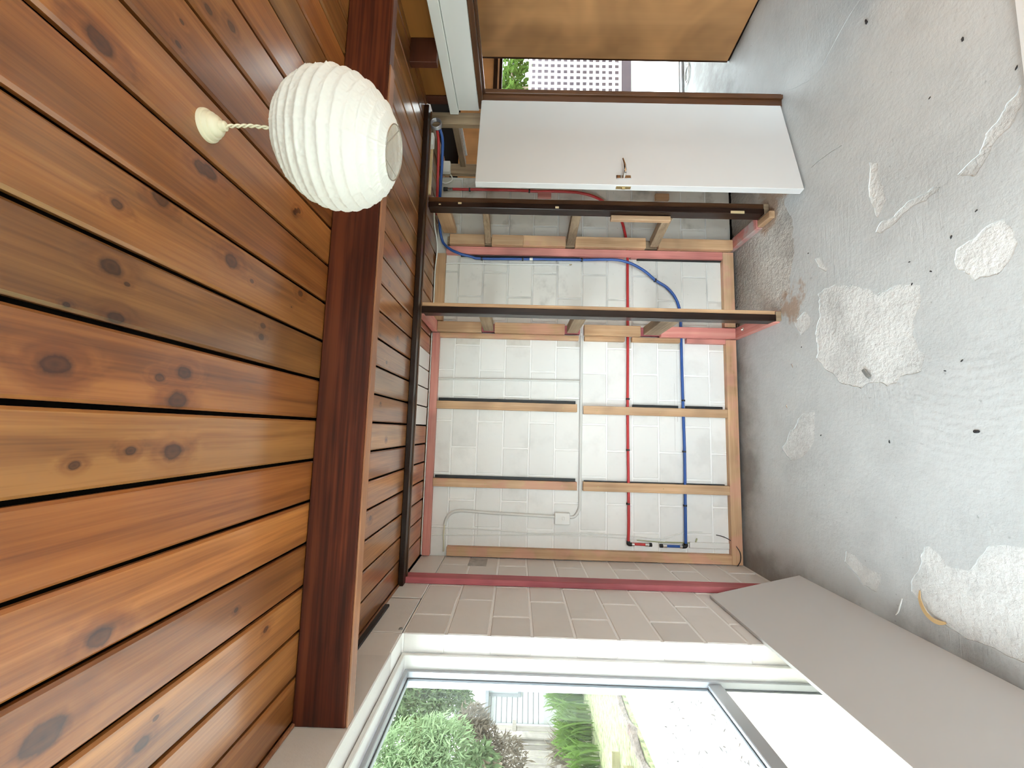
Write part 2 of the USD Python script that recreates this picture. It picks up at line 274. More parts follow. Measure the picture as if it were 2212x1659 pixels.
PATCH = dict(
 A=[(.831, 2.331), (.844, 2.222), (.789, 2.081), (.709, 1.97), (.699, 1.866), (.666, 1.749), (.604, 1.754), (.465, 1.798), (.381, 1.773), (.339, 1.753), (.289, 1.773), (.279, 1.847), (.255, 1.92), (.279, 2.02), (.264, 2.084), (.301, 2.213), (.344, 2.247), (.389, 2.322), (.469, 2.372), (.58, 2.378), (.686, 2.342)],
 B=[(.142, 2.531), (.159, 2.424), (.077, 2.43), (-.072, 2.455), (-.12, 2.565), (-.132, 2.657), (-.057, 2.722), (.035, 2.654)],
 F=[(.722, 2.555), (.751, 2.456), (.695, 2.414), (.652, 2.432), (.621, 2.512)],
 C=[(.754, 1.595), (.781, 1.55), (.805, 1.479), (.805, 1.431), (.726, 1.398), (.666, 1.398), (.617, 1.427), (.603, 1.47), (.609, 1.535), (.676, 1.59), (.715, 1.602)],
 G=[(1.052, 2.355), (1.034, 2.302), (.954, 2.263), (.933, 2.271), (.986, 2.319)],
 H=[(1.378, 1.946), (1.345, 1.91), (1.273, 1.906), (1.133, 1.872), (1.103, 1.892), (1.068, 1.923), (1.133, 1.946), (1.199, 1.97)],
 I=[(1.045, 1.567), (1.064, 1.52), (1.082, 1.477), (1.149, 1.449), (1.163, 1.415), (1.245, 1.337), (1.161, 1.342), (1.118, 1.383), (1.087, 1.438), (1.043, 1.469), (1.01, 1.501), (1.021, 1.535)],
 J=[(.996, 1.947), (1.039, 1.916), (1.03, 1.837), (1.064, 1.768), (1.06, 1.67), (1.038, 1.623), (1.021, 1.674), (1.022, 1.764), (1.003, 1.83), (.982, 1.902)],
 D=[(-.598, 1.901), (-.54, 1.856), (-.45, 1.835), (-.43, 1.808), (-.452, 1.761), (-.485, 1.734), (-.478, 1.695), (-.47, 1.651), (-.425, 1.627), (-.371, 1.588), (-.339, 1.468), (-.32, 1.3), (-.714, 1.3), (-.732, 1.595), (-.737, 1.669), (-.711, 1.807), (-.651, 1.878), (-.636, 1.904)],
 E=[(-.561, 2.241), (-.574, 2.186), (-.614, 2.109), (-.614, 2.043), (-.651, 2.054), (-.715, 2.083), (-.715, 2.16), (-.621, 2.246)])
def ragged(pts, amp=.008, step=.012, seed=0):
    ring = Polygon(pts).exterior; n = max(12, int(ring.length/step)); out = []
    for i in range(n):
        p = np.array(ring.interpolate(i/n*ring.length).coords[0]); q = np.array([*(p*45), seed*7.3]); r = np.array([*(p*13), seed*3.1])
        out.append(p+amp*(np.array([meshkit.noise(q, 1), meshkit.noise(q, 2)])-.5)*2+amp*1.6*(np.array([meshkit.noise(r, 3), meshkit.noise(r, 4)])-.5)*2)
    return Polygon(out).buffer(0)
holes = [ragged(p, seed=i) for i, p in enumerate(PATCH.values())]
cracks = [np.array([(1.608, 2.342), (1.604, 2.273), (1.599, 2.208), (1.58, 2.112)])]
from shapely.geometry import LineString
for c in cracks:
    cc = smoothpath(np.hstack([c, np.zeros((len(c), 1))]), 8)[:, :2]; cc = cc+.006*(np.array([[meshkit.noise([a*60, b*60, 0], 5), meshkit.noise([a*60, b*60, 0], 6)] for a, b in cc])-.5)
    holes.append(LineString(cc).buffer(.0022))
holes.append(ragged([(.80, 3.26), (.84, 2.70), (.93, 2.60), (1.10, 2.55), (1.32, 2.52), (1.55, 2.60), (1.70, 2.50), (1.95, 2.52), (2.10, 2.62), (2.12, 3.26)], amp=.012, seed=77))
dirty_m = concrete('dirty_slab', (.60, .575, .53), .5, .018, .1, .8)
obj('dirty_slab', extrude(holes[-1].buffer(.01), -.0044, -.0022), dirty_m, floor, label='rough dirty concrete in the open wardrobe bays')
lay = sbox(-1.14, YF-.2, 5.0, 4.28).difference(unary_union(holes))
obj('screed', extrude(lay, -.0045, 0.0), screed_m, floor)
# second, slightly higher coat of screed near the doorway: its feathered edge is the curved ridge in the floor
rid = smoothpath([(2.6, 2.9, 0), (2.275, 2.528, 0), (2.183, 2.373, 0), (2.152, 2.302, 0), (2.151, 2.219, 0), (2.18, 2.152, 0), (2.223, 2.063, 0), (2.258, 1.959, 0), (2.3, 1.7, 0)], 8)[:, :2]
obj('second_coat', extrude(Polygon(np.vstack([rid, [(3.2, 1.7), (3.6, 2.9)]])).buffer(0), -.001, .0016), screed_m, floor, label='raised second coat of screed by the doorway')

# ------------------------------------------------------------------ ceiling: stained pine boards with knots, running away from the camera
KN = [(.359, .657, .012), (.252, .662, .02), (.233, .693, .006), (.17, .682, .015), (.077, .601, .024), (.416, .736, .02), (.169, .604, .006),
      (.539, .842, .022), (.378, .939, .024), (.358, 1.018, .008), (.404, 1.25, .014), (.348, 1.207, .004), (.259, 1.08, .012), (.227, 1.078, .012), (.649, 1.2, .011), (.631, 1.18, .009),
      (.098, .839, .02), (.081, .781, .012), (.041, .829, .025), (-.061, .832, .024), (-.073, .648, .01), (-.055, .74, .012), (-.361, .727, .024), (-.466, .658, .035), (-.572, .866, .007), (-.6, .839, .018), (-.57, 1.223, .012), (-.462, 1.082, .008),
      (.783, .732, .006), (.908, .858, .014), (.876, .79, .012), (.733, .731, .008), (.598, .594, .025), (.534, .82, .02), (.641, 1.187, .01), (.927, 2.274, .012), (.333, 2.135, .014), (.748, 2.099, .01), (.448, 2.011, .006)]
ceiling = struct('ceiling', 'low ceiling of orange stained pine boards with knots')
obj('backing', boxv(-1.14, 5.0, YF-.2, 4.4, ZC+.022, ZC+.2), unlit_black, ceiling)
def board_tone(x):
    base = np.interp(x, [-.95, -.6, -.3, 0, .35, .6, 1.0, 2.2], [1.05, 1.28, 1.3, 1.12, 1.0, .9, .82, .8])  # tone rises towards the window; part is its sheen put into the colour
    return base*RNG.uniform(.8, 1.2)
edges = [X_BOARD+W_BOARD*k for k in range(-12, 13)]
for k in range(-12, 13):
    x0, x1 = X_BOARD+W_BOARD*k, X_BOARD+W_BOARD*(k+1)
    if x1 < XL or x0 > 2.35: continue
    x0c, x1c = max(x0, XL-.05)+.0048, min(x1, 2.36)-.0048
    kn = [(q[0], q[1], q[2]*.66) for q in KN if x0 < q[0] < x1]
    extra = [(x0+W_BOARD*RNG.uniform(.25, .75), RNG.uniform(1.5, 2.55), RNG.uniform(.006, .013)) for _ in range(RNG.integers(0, 2))] + [(x0+W_BOARD*RNG.uniform(.2, .8), RNG.uniform(-1.5, .3), RNG.uniform(.01, .02)) for _ in range(2)]
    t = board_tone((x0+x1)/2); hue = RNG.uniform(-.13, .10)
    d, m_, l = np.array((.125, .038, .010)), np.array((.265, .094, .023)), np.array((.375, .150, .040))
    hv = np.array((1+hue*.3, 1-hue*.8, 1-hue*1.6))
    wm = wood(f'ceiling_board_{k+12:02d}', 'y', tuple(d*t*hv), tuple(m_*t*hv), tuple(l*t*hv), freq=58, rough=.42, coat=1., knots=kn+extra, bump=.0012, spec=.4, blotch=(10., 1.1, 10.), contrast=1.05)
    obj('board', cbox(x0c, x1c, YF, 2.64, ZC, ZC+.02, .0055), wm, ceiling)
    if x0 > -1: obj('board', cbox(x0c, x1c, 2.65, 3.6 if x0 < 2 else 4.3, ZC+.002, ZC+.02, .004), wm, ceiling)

# four boards behind the wardrobe header are painted white
for k in range(-4, 0):
    x0, x1 = X_BOARD+W_BOARD*k, X_BOARD+W_BOARD*(k+1)
    obj('white_board', cbox(x0+.004, x1-.004, 2.70, 3.14, ZC-.006, ZC+.004, .003), white, ceiling, label='ceiling board painted white')
# timber bead along the ceiling edge over the window wall
obj('edge_bead', cbox(XL, XL+.012, YF, 2.6, ZC-.012, ZC, .003), beam_low, ceiling)

beam = struct('ceiling_beam', 'dark red-brown stained timber beam crossing under the board ceiling', (0.6, 1.435, 2.31))
BK = wood('beam_wood_grain', 'x', (.024, .0038, .0015), (.070, .0125, .0045), (.115, .026, .0085), freq=38, rough=.5, spec=.3, blotch=(1.2, 9., 9.), contrast=1.9)
obj('timber', cbox(XL, XR+.1, 1.412, 1.462, 2.229, ZC-.001, .004), BK, beam)
obj('worn_edge', cbox(XL+.002, 1.35, 1.4125, 1.4615, 2.222, 2.229, .002), beam_low, beam, label='pale underside of the beam')  # underside strip in a paler wood colour

# ------------------------------------------------------------------ block walls
ZT = 2.217
def block_run(parent, axis, at, u0, u1, head0, mat_fn, z_lo, z_hi, thick, inward, cuts=()):
    """Stretcher-bond blocks, one mesh each. axis: the direction the wall runs in; at: the face; inward: +1/-1, the way the body lies behind the face."""
    for k in range(-1, 12):
        zb, zt = max(ZT-.2*(k+1)+.005, z_lo), min(ZT-.2*k-.005, z_hi)
        if zt-zb < .02: continue
        off = head0+(.2 if k % 2 else 0)
        n0 = math.floor((u0-off)/.4); a = off+.4*n0
        while a < u1:
            b0, b1 = max(a+.005, u0), min(a+.395, u1)
            if b1-b0 > .03:
                d = RNG.uniform(-.0006, .0006)
                f0, f1 = sorted((at+d, at+inward*thick))
                vf = cbox(b0, b1, f0, f1, zb, zt, .0042) if axis == 'x' else cbox(f0, f1, b0, b1, zb, zt, .0042)
                obj('block', vf, mat_fn((b0+b1)/2, (zb+zt)/2), parent)
            a += .4
wall_back = struct('wall_back', 'white painted concrete block wall at the far end behind the open framing')
obj('mortar', boxv(-1.14, .78, YB+.0036, YB+.19, .02, ZC+.02), mortar, wall_back)
obj('mortar', boxv(.78, 2.075, YB+.0036, YB+.19, .02, ZC+.02), mortar_dirty, wall_back)
obj('footing', boxv(-1.14, 2.075, YB+.012, YB+.19, -.1, .021), unlit_black, wall_back)
block_run(wall_back, 'x', YB, -1.13, 2.075, .6622, lambda x, z: blk if x < .85 else (blk_dirty if x < 1.5 else blk_vdirty), .022, ZC, .18, 1)
wall_left = struct('wall_left', 'painted concrete block wall with the big garden window')
obj('mortar', boxv(-1.13, XL-.0036, Y_WIN1+.0035, YB+.1, .0, ZC+.02), mortar, wall_left)
block_run(wall_left, 'y', XL, Y_WIN1, YB, 2.24, lambda y, z: blk_left, .005, Z_HEAD-.001, .085, -1)
block_run(wall_left, 'y', XL, Y_WIN1-.2, YB, 2.24, lambda y, z: blk_left, Z_HEAD+.004, ZC, .085, -1)
obj('lintel', cbox(-1.13, XL, YF, Y_WIN1-.17, Z_HEAD, ZC+.02, .004), blk_left, wall_left, label='smooth painted concrete lintel over the window')
obj('lintel_core', boxv(-1.13, XL-.0036, Y_WIN1-.171, YB+.1, Z_HEAD+.001, ZC+.02), mortar, wall_left)
obj('infill', boxv(-1.14, XL, YF, Y_WIN0, 0, Z_HEAD), blk_left, wall_left)
obj('apron', boxv(-1.13, XL, Y_WIN0, Y_WIN1, -.1, .16), blk_left, wall_left)

smear = plain('grey_smear', (.58, .565, .54), .7, var=.15); filler = plain('grey_filler', (.40, .385, .365), .7, var=.2, scale=20)
obj('filler_patch', cbox(XL-.001, XL+.0012, 3.02, 3.19, 1.90, 2.03, .0005), filler, wall_left, label='grey rough filler patch near the corner')
for x0, x1, z0, z1 in ((.10, .66, .468, .4705), (-.12, .40, .490, .4925), (-.80, -.62, 1.985, 1.989)): obj('pencil_smear', boxv(x0, x1, YB-.0012, YB-.0006, z0, z1), smear, wall_back, label='grey smear on the painted blocks')
# ------------------------------------------------------------------ window in the left wall: timber lining, aluminium frame, clear pane over an obscure pane
win = struct('window_1', 'large garden window with white timber lining and grey aluminium frame')
y0w, y1w = Y_WIN0, Y_WIN1
obj('timber_lining', cbox(-1.10, -1.030, y1w-.022, y1w-.001, .16, Z_HEAD-.002, .003), white_trim, win)
obj('timber_lining', cbox(-1.10, -1.030, y0w, y1w-.023, Z_HEAD-.022, Z_HEAD-.002, .003), white_trim, win)
obj('timber_lining', cbox(-1.10, -1.030, y0w+.001, y0w+.022, .16, Z_HEAD-.023, .003), white_trim, win)
obj('sill', cbox(-1.10, -.95, y0w, y1w-.023, .16, .19, .003), white_trim, win)
for nm, b in (('frame_jamb', (-1.16, -1.088, y1w-.040, y1w-.023, .19, Z_HEAD-.024)), ('frame_head', (-1.16, -1.088, y0w+.03, y1w-.041, Z_HEAD-.042, Z_HEAD-.024)), ('frame_jamb', (-1.16, -1.088, y0w+.023, y0w+.04, .19, Z_HEAD-.043)),
              ('frame_sill', (-1.16, -1.088, y0w+.041, y1w-.041, .191, .215)), ('transom', (-1.15, -1.10, y0w+.041, y1w-.041, .772, .833))):
    obj(nm, cbox(*b, .003), alu, win)
for z0, z1 in ((.8335, Z_HEAD-.0425), (.2155, .7715)):   # dark glazing bead round each pane
    for b in ((-1.126, -1.118, y1w-.0455, y1w-.041, z0, z1), (-1.126, -1.118, y0w+.05, y1w-.046, z1-.004, z1), (-1.126, -1.118, y0w+.05, y1w-.046, z0, z0+.004)):
        obj('glazing_bead', boxv(*b), alu_dark, win)
obj('clear_pane', boxv(-1.128, -1.124, y0w+.041, y1w-.041, .833, Z_HEAD-.042), glass, win)
obj('obscure_pane', boxv(-1.128, -1.124, y0w+.041, y1w-.041, .215, .772), frosted, win, label='obscure cream glass pane below the transom')

# ------------------------------------------------------------------ right side: doorway, lintel, strip of hardboard above it
wall_right = struct('wall_right', 'wall on the doorway side with white lintel boards over the door')
obj('lining', boxv(2.2, 2.29, YF, 1.79, 0, 2.24), hard, wall_right)
obj('lintel_board', cbox(2.2, 2.29, 1.79, 2.667, 2.033, 2.176, .003), white_trim, wall_right)
obj('lintel_board', cbox(2.19, 2.29, 1.60, 2.693, 2.178, 2.238, .003), white_trim, wall_right)
obj('hardboard_strip', boxv(2.285, 2.30, YF, 2.70, 2.238, ZC+.01), hard_dark, wall_right, label='strip of orange hardboard between lintel and ceiling')
obj('hardboard_edge', cbox(2.272, 2.285, 2.63, 2.70, 2.238, ZC, .002), rafter, wall_right)
obj('rafter_stub', cbox(2.125, 2.284, 2.205, 2.25, 2.239, ZC-.001, .003), rafter, wall_right, label='dark stub of a rafter resting on the lintel')
trim = struct('trim_1', 'brown varnished door frame of the doorway')
obj('jamb', cbox(2.2, 2.29, 2.572, 2.60, 0, 2.03, .003), brown_mid['z'], trim)
obj('jamb', cbox(2.2, 2.29, 1.792, 1.82, 0, 2.03, .003), brown_mid['z'], trim)
obj('head', cbox(2.195, 2.29, 1.82, 2.645, 2.0, 2.032, .003), brown_mid['y'], trim)
obj('door_stop', cbox(2.245, 2.272, 1.82, 2.572, 1.985, 2.0, .002), brown_mid['y'], trim)
obj('door_stop', cbox(2.245, 2.272, 2.557, 2.572, 0, 1.985, .002), brown_mid['z'], trim)

# white door leaf, swung open into the room
door = struct('door_1', 'white flush door swung open into the room', (2.2, 2.57, 0))
H0, H1 = np.array([2.200, 2.568]), np.array([1.501, 2.389])
uu = (H1-H0)/np.linalg.norm(H1-H0); nn = np.array([uu[1], -uu[0]]); nn = nn if nn[1] > 0 else -nn
LW = float(np.linalg.norm(H1-H0))
def door_pt(vf):   # local: a along the leaf from the hinge, b through its thickness away from the camera, z
    v = np.asarray(vf[0]); w = H0+v[:, :1]*uu+v[:, 1:2]*nn
    f = np.asarray(vf[1]); flip = (uu[0]*nn[1]-uu[1]*nn[0]) < 0
    return (np.column_stack([w, v[:, 2]]), f[:, ::-1] if flip else f)
door_white = plain('door_white', (.62, .612, .60), .35, var=.015)
obj('leaf', door_pt(cbox(.0, LW, 0, .042, .012, 2.008, .002)), door_white, door)
hd = LW-.058
hm = obj('handle_plate', door_pt(cbox(hd-.014, hd+.014, -.009, .0, 1.055, 1.145, .006)), chrome, door)
neck = tube([(hd, -.004, 1.10), (hd, -.045, 1.10)], .009, 12)
lever = tube([(hd, -.042, 1.10), (hd-.012, -.050, 1.1005), (hd-.05, -.052, 1.102), (hd-.105, -.047, 1.108)], [.0095, .009, .0075, .005], 12)
lv = obj('lever_handle', door_pt(join(neck, lever)), chrome, door, smooth=40, label='chrome lever handle')
obj('latch_plate', door_pt(cbox(LW-.001, LW+.0012, .010, .032, 1.055, 1.145, .0005)), brass, door)
obj('latch_tongue', door_pt(cbox(LW, LW+.009, .014, .028, 1.088, 1.112, .003)), brass, door)
for z in (): obj('hinge', door_pt(tube([(-.004, -.004, z-.04), (-.004, -.004, z+.04)], .006, 10)), steel, door, smooth=40)

# ------------------------------------------------------------------ hall beyond the doorway
hall = struct('wall_hall', 'hardboard lined wall of the hall above its sliding door')
obj('hardboard', boxv(2.3, 4.95, 4.21, 4.30, 2.068, ZC+.02), hard, hall)
obj('nib', boxv(2.0, 2.9, 4.21, 4.30, 0, 2.068), unlit_black, hall)  # coloured near-black to read as the unlit hall
obj('nib', boxv(4.55, 4.95, 4.21, 4.30, 0, 2.068), hard, hall)
obj('side', boxv(4.9, 5.0, YF, 4.3, 0, ZC+.02), hard, hall)
obj('end', boxv(1.98, 2.08, YB+.19, 4.3, 0, ZC+.02), unlit_black, hall)  # near-black stands in for the darkness behind the studs
slider = struct('window_2', 'sliding glass door at the end of the hall')
obj('head_frame', cbox(2.9, 4.55, 4.18, 4.27, 2.025, 2.068, .003), brown['x'], slider)
obj('head_bead', cbox(2.9, 4.55, 4.185, 4.27, 2.006, 2.025, .003), pine['x'], slider)
obj('head_track', cbox(2.9, 4.55, 4.19, 4.27, 1.975, 2.006, .003), brown['x'], slider)
obj('sill_track', cbox(2.9, 4.55, 4.14, 4.27, 0.0, .022, .003), alu, slider)
obj('sill_rail', cbox(2.9, 4.55, 4.19, 4.205, .022, .034, .002), white, slider)
obj('stile', cbox(2.9, 2.96, 4.19, 4.25, .034, 1.975, .003), alu, slider); obj('stile', cbox(4.49, 4.55, 4.19, 4.25, .034, 1.975, .003), alu, slider)
obj('pane', boxv(2.96, 4.49, 4.218, 4.223, .03, 1.98), glass, slider)
door2 = struct('door_2', 'tall brown hardboard partition panel standing in the hall', (3.16, 3.2, 0))
dv = boxv(0, .034, -1.9, 0, .012, 2.30); dv = rotv(dv, math.radians(7.5), [0, 0, 1], [0, 0, 0]); dv = (dv[0]+[3.155, 3.213, 0], dv[1])
obj('sheet', dv, hard, door2)
ev = boxv(-.003, .037, 0, .012, .012, 2.30); ev = rotv(ev, math.radians(7.5), [0, 0, 1], [0, 0, 0]); obj('edge_strip', (ev[0]+[3.155, 3.213, 0], ev[1]), brown_mid['z'], door2)
bv = boxv(-.002, .036, -1.9, 0, .0, .013); bv = rotv(bv, math.radians(7.5), [0, 0, 1], [0, 0, 0]); obj('bottom_strip', (bv[0]+[3.155, 3.213, 0], bv[1]), brown['y'], door2)
cc = thing('cord_coil', 'loose coil of white cord on the hall floor by the sliding door', 'cord', (3.8, 4.05, 0))
th = np.linspace(0, 6*np.pi, 90); obj('loops', tube(np.stack([3.80+(.10+.02*np.sin(th*.7))*np.cos(th), 4.03+.055*np.sin(th), .006+.0016*th/3], 1), .004, 6), plastic, cc, smooth=True)

# wall behind the camera, with unseen glazed openings added for fill daylight
wall_front = struct('wall_front', 'wall behind the camera with glazed openings added for fill daylight')
obj('pier', boxv(-1.14, -.7, YF-.2, YF, 0, ZC+.02), hard, wall_front); obj('pier', boxv(1.9, 2.4, YF-.2, YF, 0, ZC+.02), hard, wall_front); obj('pier', boxv(4.6, 5.0, YF-.2, YF, 0, ZC+.02), hard, wall_front)
obj('head', boxv(-.7, 1.9, YF-.2, YF, 2.2, ZC+.02), hard, wall_front); obj('head', boxv(2.4, 4.6, YF-.2, YF, 2.2, ZC+.02), hard, wall_front)
for i, (xa, xb) in enumerate(((-.7, 1.9), (2.4, 4.6))):
    w3 = struct(f'window_{3+i}', ['unseen glazing added behind the camera for fill daylight', 'unseen glazing added at the near end of the hall to light its panel'][i]); xm = (xa+xb)/2
    obj('frame', join(boxv(xa, xb, YF-.12, YF-.07, 2.14, 2.2), boxv(xa, xb, YF-.12, YF-.07, 0, .06), boxv(xa, xa+.06, YF-.12, YF-.07, .06, 2.14), boxv(xb-.06, xb, YF-.12, YF-.07, .06, 2.14), boxv(xm-.03, xm+.03, YF-.12, YF-.07, .06, 2.14)), alu, w3)
    obj('pane', boxv(xa+.06, xb-.06, YF-.10, YF-.095, .06, 2.14), glass, w3)

# ------------------------------------------------------------------ wardrobe front: header, posts, the two stud dividers
header = struct('trim_2', 'dark brown header strip of the old wardrobe under the ceiling', (0.6, 2.64, 2.38))
obj('strip', cbox(XL, 2.19, 2.60, 2.675, 2.368, ZC, .004), brown['x'], header)
obj('track', cbox(XL, 2.19, 2.665, 2.685, 2.362, 2.375, .002), brown_mid['x'], header)
def divider(label, xl, xr, yfront, post, nogs, blocks, slant, post_label, mats):
    t = thing('stud_divider', label, 'wall frame', ((xl+xr)/2, 3.0, 0))
    px0, pxm, px1 = post
    p = obj('front_post', cbox(px0, pxm, yfront, yfront+.085, .035, 2.375, .004), brown['z'], t, label=post_label)
    obj('rebate', cbox(pxm, px1, yfront+.012, yfront+.085, .035, 2.375, .002), mats['rebate'], t)
    obj('post_foot', cbox(px0+.003, px1-.003, yfront+.003, yfront+.08, 0, .036, .003), old['z'], t)
    obj('bottom_plate', cbox(xl+mats.get('dx', 0), xr+mats.get('dx', 0), yfront+.086 if mats.get('dx') else yfront+.02, 3.243, 0, .045, .002), mats['bottom'], t)
    if mats.get('top'): obj('top_plate', cbox(xl, xr, yfront+.03, 3.20, 2.352, 2.397, .002), mats['top'], t)
    for z0, z1 in nogs:
        v, f = cbox(xl+.005, xr-.012, yfront+.085, 3.157, z0, z1, .003)
        v = v.copy(); v[:, 0] += slant*(3.157-v[:, 1])/(3.157-yfront-.085); obj('noggin', (v, f), old['y'], t)
    for z0, z1, m in blocks: obj('block', cbox(xl-.003, xr-.003, 3.155, 3.2, z0, z1, .003), m, t)
    for za, zb in ((.046, .425), (.458, .842), (.90, 1.203), (1.236, 2.31)): obj('rear_stud', cbox(xl+.012, xr-.004, 3.2005, 3.2435, za, zb, .002), mats['rear'], t)
    return t
divA = divider('stud divider with pale-edged dark post, the one nearer the window', .752, .832, 2.672, (.757, .802, .829), [(1.912, 1.988), (1.262, 1.345), (.632, .755)],
        [(2.005, 2.35, pine['z']), (1.36, 1.905, pinky['z']), (.775, 1.21, pine['z']), (.046, .62, pink['z'])], 0., 'dark brown post with a bare pale timber edge', dict(rebate=pine['z'], bottom=pink['y'], top=pink['y'], rear=rose['z']))
pale = wood('bare_pale_timber', 'z', (.62, .45, .24), (.74, .56, .31), (.8, .64, .4), rough=.6)
divB = divider('stud divider with all-brown post, the one nearer the white door', 1.462, 1.545, 2.752, (1.537, 1.578, 1.618), [(1.955, 2.0), (1.292, 1.356), (.635, .70)],
        [(2.006, 2.285, pine['z']), (1.70, 1.95, pine['z']), (1.362, 1.70, pinky['z']), (.73, 1.288, pine['z']), (.046, .63, pine['z'])], .075, 'dark brown glossy post', dict(rebate=brown_mid['z'], bottom=wood('greyed_pink_plate', 'y', stain=((.46, .41, .39), .85), **PINK), rear=old['z'], dx=.014))
obj('plate_tip', cbox(1.48, 1.533, 2.69, 2.837, 0, .04, .006), pine['y'], divB, label='splintered bare end of the bottom plate')
obj('bolt', lathe([(0, .012), (.006, .011), (.009, .006), (.010, 0), (.016, -.0005), (.016, -.002)], (.795, 3.06, .047), 14), chrome, divA, smooth=40)
obj('high_noggin', cbox(1.546, 1.59, 2.838, 3.16, 2.232, 2.336, .003), pine['y'], divB)
obj('packer', cbox(1.500, 1.534, 2.80, 2.838, .665, 1.085, .003), pine['z'], divB)
obj('splinter', join(cbox(1.5365, 1.556, 2.749, 2.7525, .175, .27, .001)), pale, divB, label='pale patch where the post has splintered')
obj('chip_mark', cbox(1.562, 1.575, 2.7495, 2.7525, 2.14, 2.165, .001), pale, divB); obj('chip_mark', cbox(1.553, 1.562, 2.7495, 2.7525, 2.285, 2.30, .001), pale, divB); obj('chip_mark', cbox(1.545, 1.56, 2.7495, 2.7525, 1.46, 1.485, .001), pale, divB)
# open stud frame on the doorway side of the wardrobe
sf = thing('open_studwork', 'old grey-brown stud frame beside the doorway at the end of the wardrobe', 'wall frame', (2.17, 2.95, 0))
obj('stud', cbox(2.127, 2.215, 2.70, 2.745, 0, ZC, .003), old['z'], sf)
obj('stud', cbox(2.08, 2.165, 3.195, 3.24, 0, ZC, .003), old['z'], sf)
obj('noggin', cbox(2.135, 2.19, 2.746, 3.195, 2.185, 2.23, .003), old['y'], sf)
obj('noggin', cbox(2.125, 2.19, 2.746, 3.195, 1.2, 1.245, .003), old['y'], sf)
obj('top_plate', cbox(2.10, 2.19, 2.746, 3.14, ZC-.04, ZC, .003), old['y'], sf)
wt = thing('white_batten', 'thin bright white batten behind the open studs near the ceiling', 'batten', (2.31, 3.1, 2.2)); obj('strip', cbox(2.30, 2.315, 2.95, 3.29, 2.192, 2.214, .002), white, wt)
cb = thing('ceiling_batten', 'bare pale batten under the ceiling at the end of the wardrobe', 'batten', (1.85, 2.8, 2.38)); obj('strip', cbox(1.64, 2.10, 2.76, 2.785, 2.365, 2.395, .003), pale, cb)

# ------------------------------------------------------------------ battens on the block walls
def batten(name, label, b, m, strips=(), screws=(), notch=()):
    t = thing(name, label, 'batten', ((b[0]+b[1])/2, (b[2]+b[3])/2, (b[4]+b[5])/2))
    obj('timber', cbox(*b, .0025) if not notch else join(cbox(b[0], b[1], b[2], b[2]+.0085, b[4], b[5], .0025), *[boxv(b[0]+.0005, b[1]-.0005, b[2]+.0085, b[3], za, zb) for za, zb in notch]), m, t)
    for s in strips: obj('black_packer', boxv(*s), black, t)  # rubber packers, and painted shadow beside the pink batten
    for x, z in screws: obj('screw', lathe([(0, -.0008), (.0045, -.0008), (.005, .0005), (.003, .0005), (0, .0012)], (x, b[2], z), 10, 'y'), brass, t)
    return t
F0 = YB-.045; E = YB-.0008
batten('wall_plate', 'long pink timber plate along the top of the bare block wall', (-.94, .748, F0, E, 2.336, 2.392), pink['x'])
batten('wall_plate', 'tan timber plate at floor level under the two tall battens', (-.94, .748, F0, E, .022, .103), pinky['x'])
batten('wall_plate', 'short tan plate at the top of the wall between the two dividers', (.846, 1.398, F0, E, 2.318, 2.392), pine['x'])
batten('wall_plate', 'pink-edged plate at the floor between the two dividers', (.846, 1.458, F0, E, .022, .108), pinky['x'])
batten('wall_batten', 'pink upright batten beside the all-brown divider', (1.398, 1.459, F0, E, .109, 2.317), pink['z'], [(1.388, 1.3978, YB-.02, E, 1.24, 2.2), (1.388, 1.3978, YB-.02, E, .109, .78)], notch=((.11, .835), (.885, 2.315)))  # black strips stand in for the shadow along its edge
b1 = lambda z: -.0045*(2.2-z)
batten('wall_batten', 'tan batten above the conduit, nearer the dividers, with a long black packer', (.152, .213, F0, E, 1.252, 2.335), pine['z'], [(.213, .238, YB-.02, E, 1.262, 2.325)], [(.18, 1.90), (.18, 1.36)])
batten('wall_batten', 'tan batten below the conduit crossed by the pipes, nearer the dividers', (.140, .203, F0, E, .104, 1.204), pine['z'], [(.203, .224, YB-.02, E, .47, .82), (.203, .224, YB-.02, E, .13, .41)], [(.17, 1.10), (.168, .62)], notch=((.105, .42), (.448, .84), (.878, 1.2)))
batten('wall_batten', 'pinkish tan batten above the conduit, nearer the junction box', (-.436, -.374, F0, E, 1.247, 2.335), pinky['z'], [(-.374, -.352, YB-.02, E, 1.257, 2.325)], [(-.405, 1.94), (-.405, 1.36)])
batten('wall_batten', 'tan batten below the conduit crossed by the pipes, nearer the corner', (-.438, -.370, F0, E, .104, 1.201), pine['z'], [(-.370, -.363, YB-.02, E, .13, 1.19)], [(-.405, 1.09), (-.405, .60)], notch=((.105, .42), (.448, .84), (.878, 1.2)))
batten('wall_batten', 'full-height tan batten in the corner by the window wall', (-.938, -.870, F0, E, .104, 2.209), pinky['z'], (), [(-.90, 2.11), (-.90, 1.2), (-.90, .25)])
for z0, z1, m, lb in ((.104, .405, pink['z'], 'short pink batten piece at the pale-edged divider below the blue pipe'), (.455, .83, pine['z'], 'short tan batten piece at the pale-edged divider between blue and red pipes'),
                      (.885, 1.20, pine['z'], 'tan batten piece at the pale-edged divider between red pipe and conduit'), (1.245, 2.335, pinky['z'], 'tall tan batten piece at the pale-edged divider above the conduit')):
    batten('wall_batten', lb, (.714, .7495, F0, E, z0, z1), m)
batten('wall_batten', 'pink stub of timber on the grimy blocks behind the all-brown post, upper', (1.90, 1.955, YB-.03, E, 1.48, 1.59), pink['z']); batten('wall_batten', 'tan stub of timber on the grimy blocks behind the all-brown post, lower', (1.90, 1.955, YB-.03, E, .52, .63), pinky['z'])
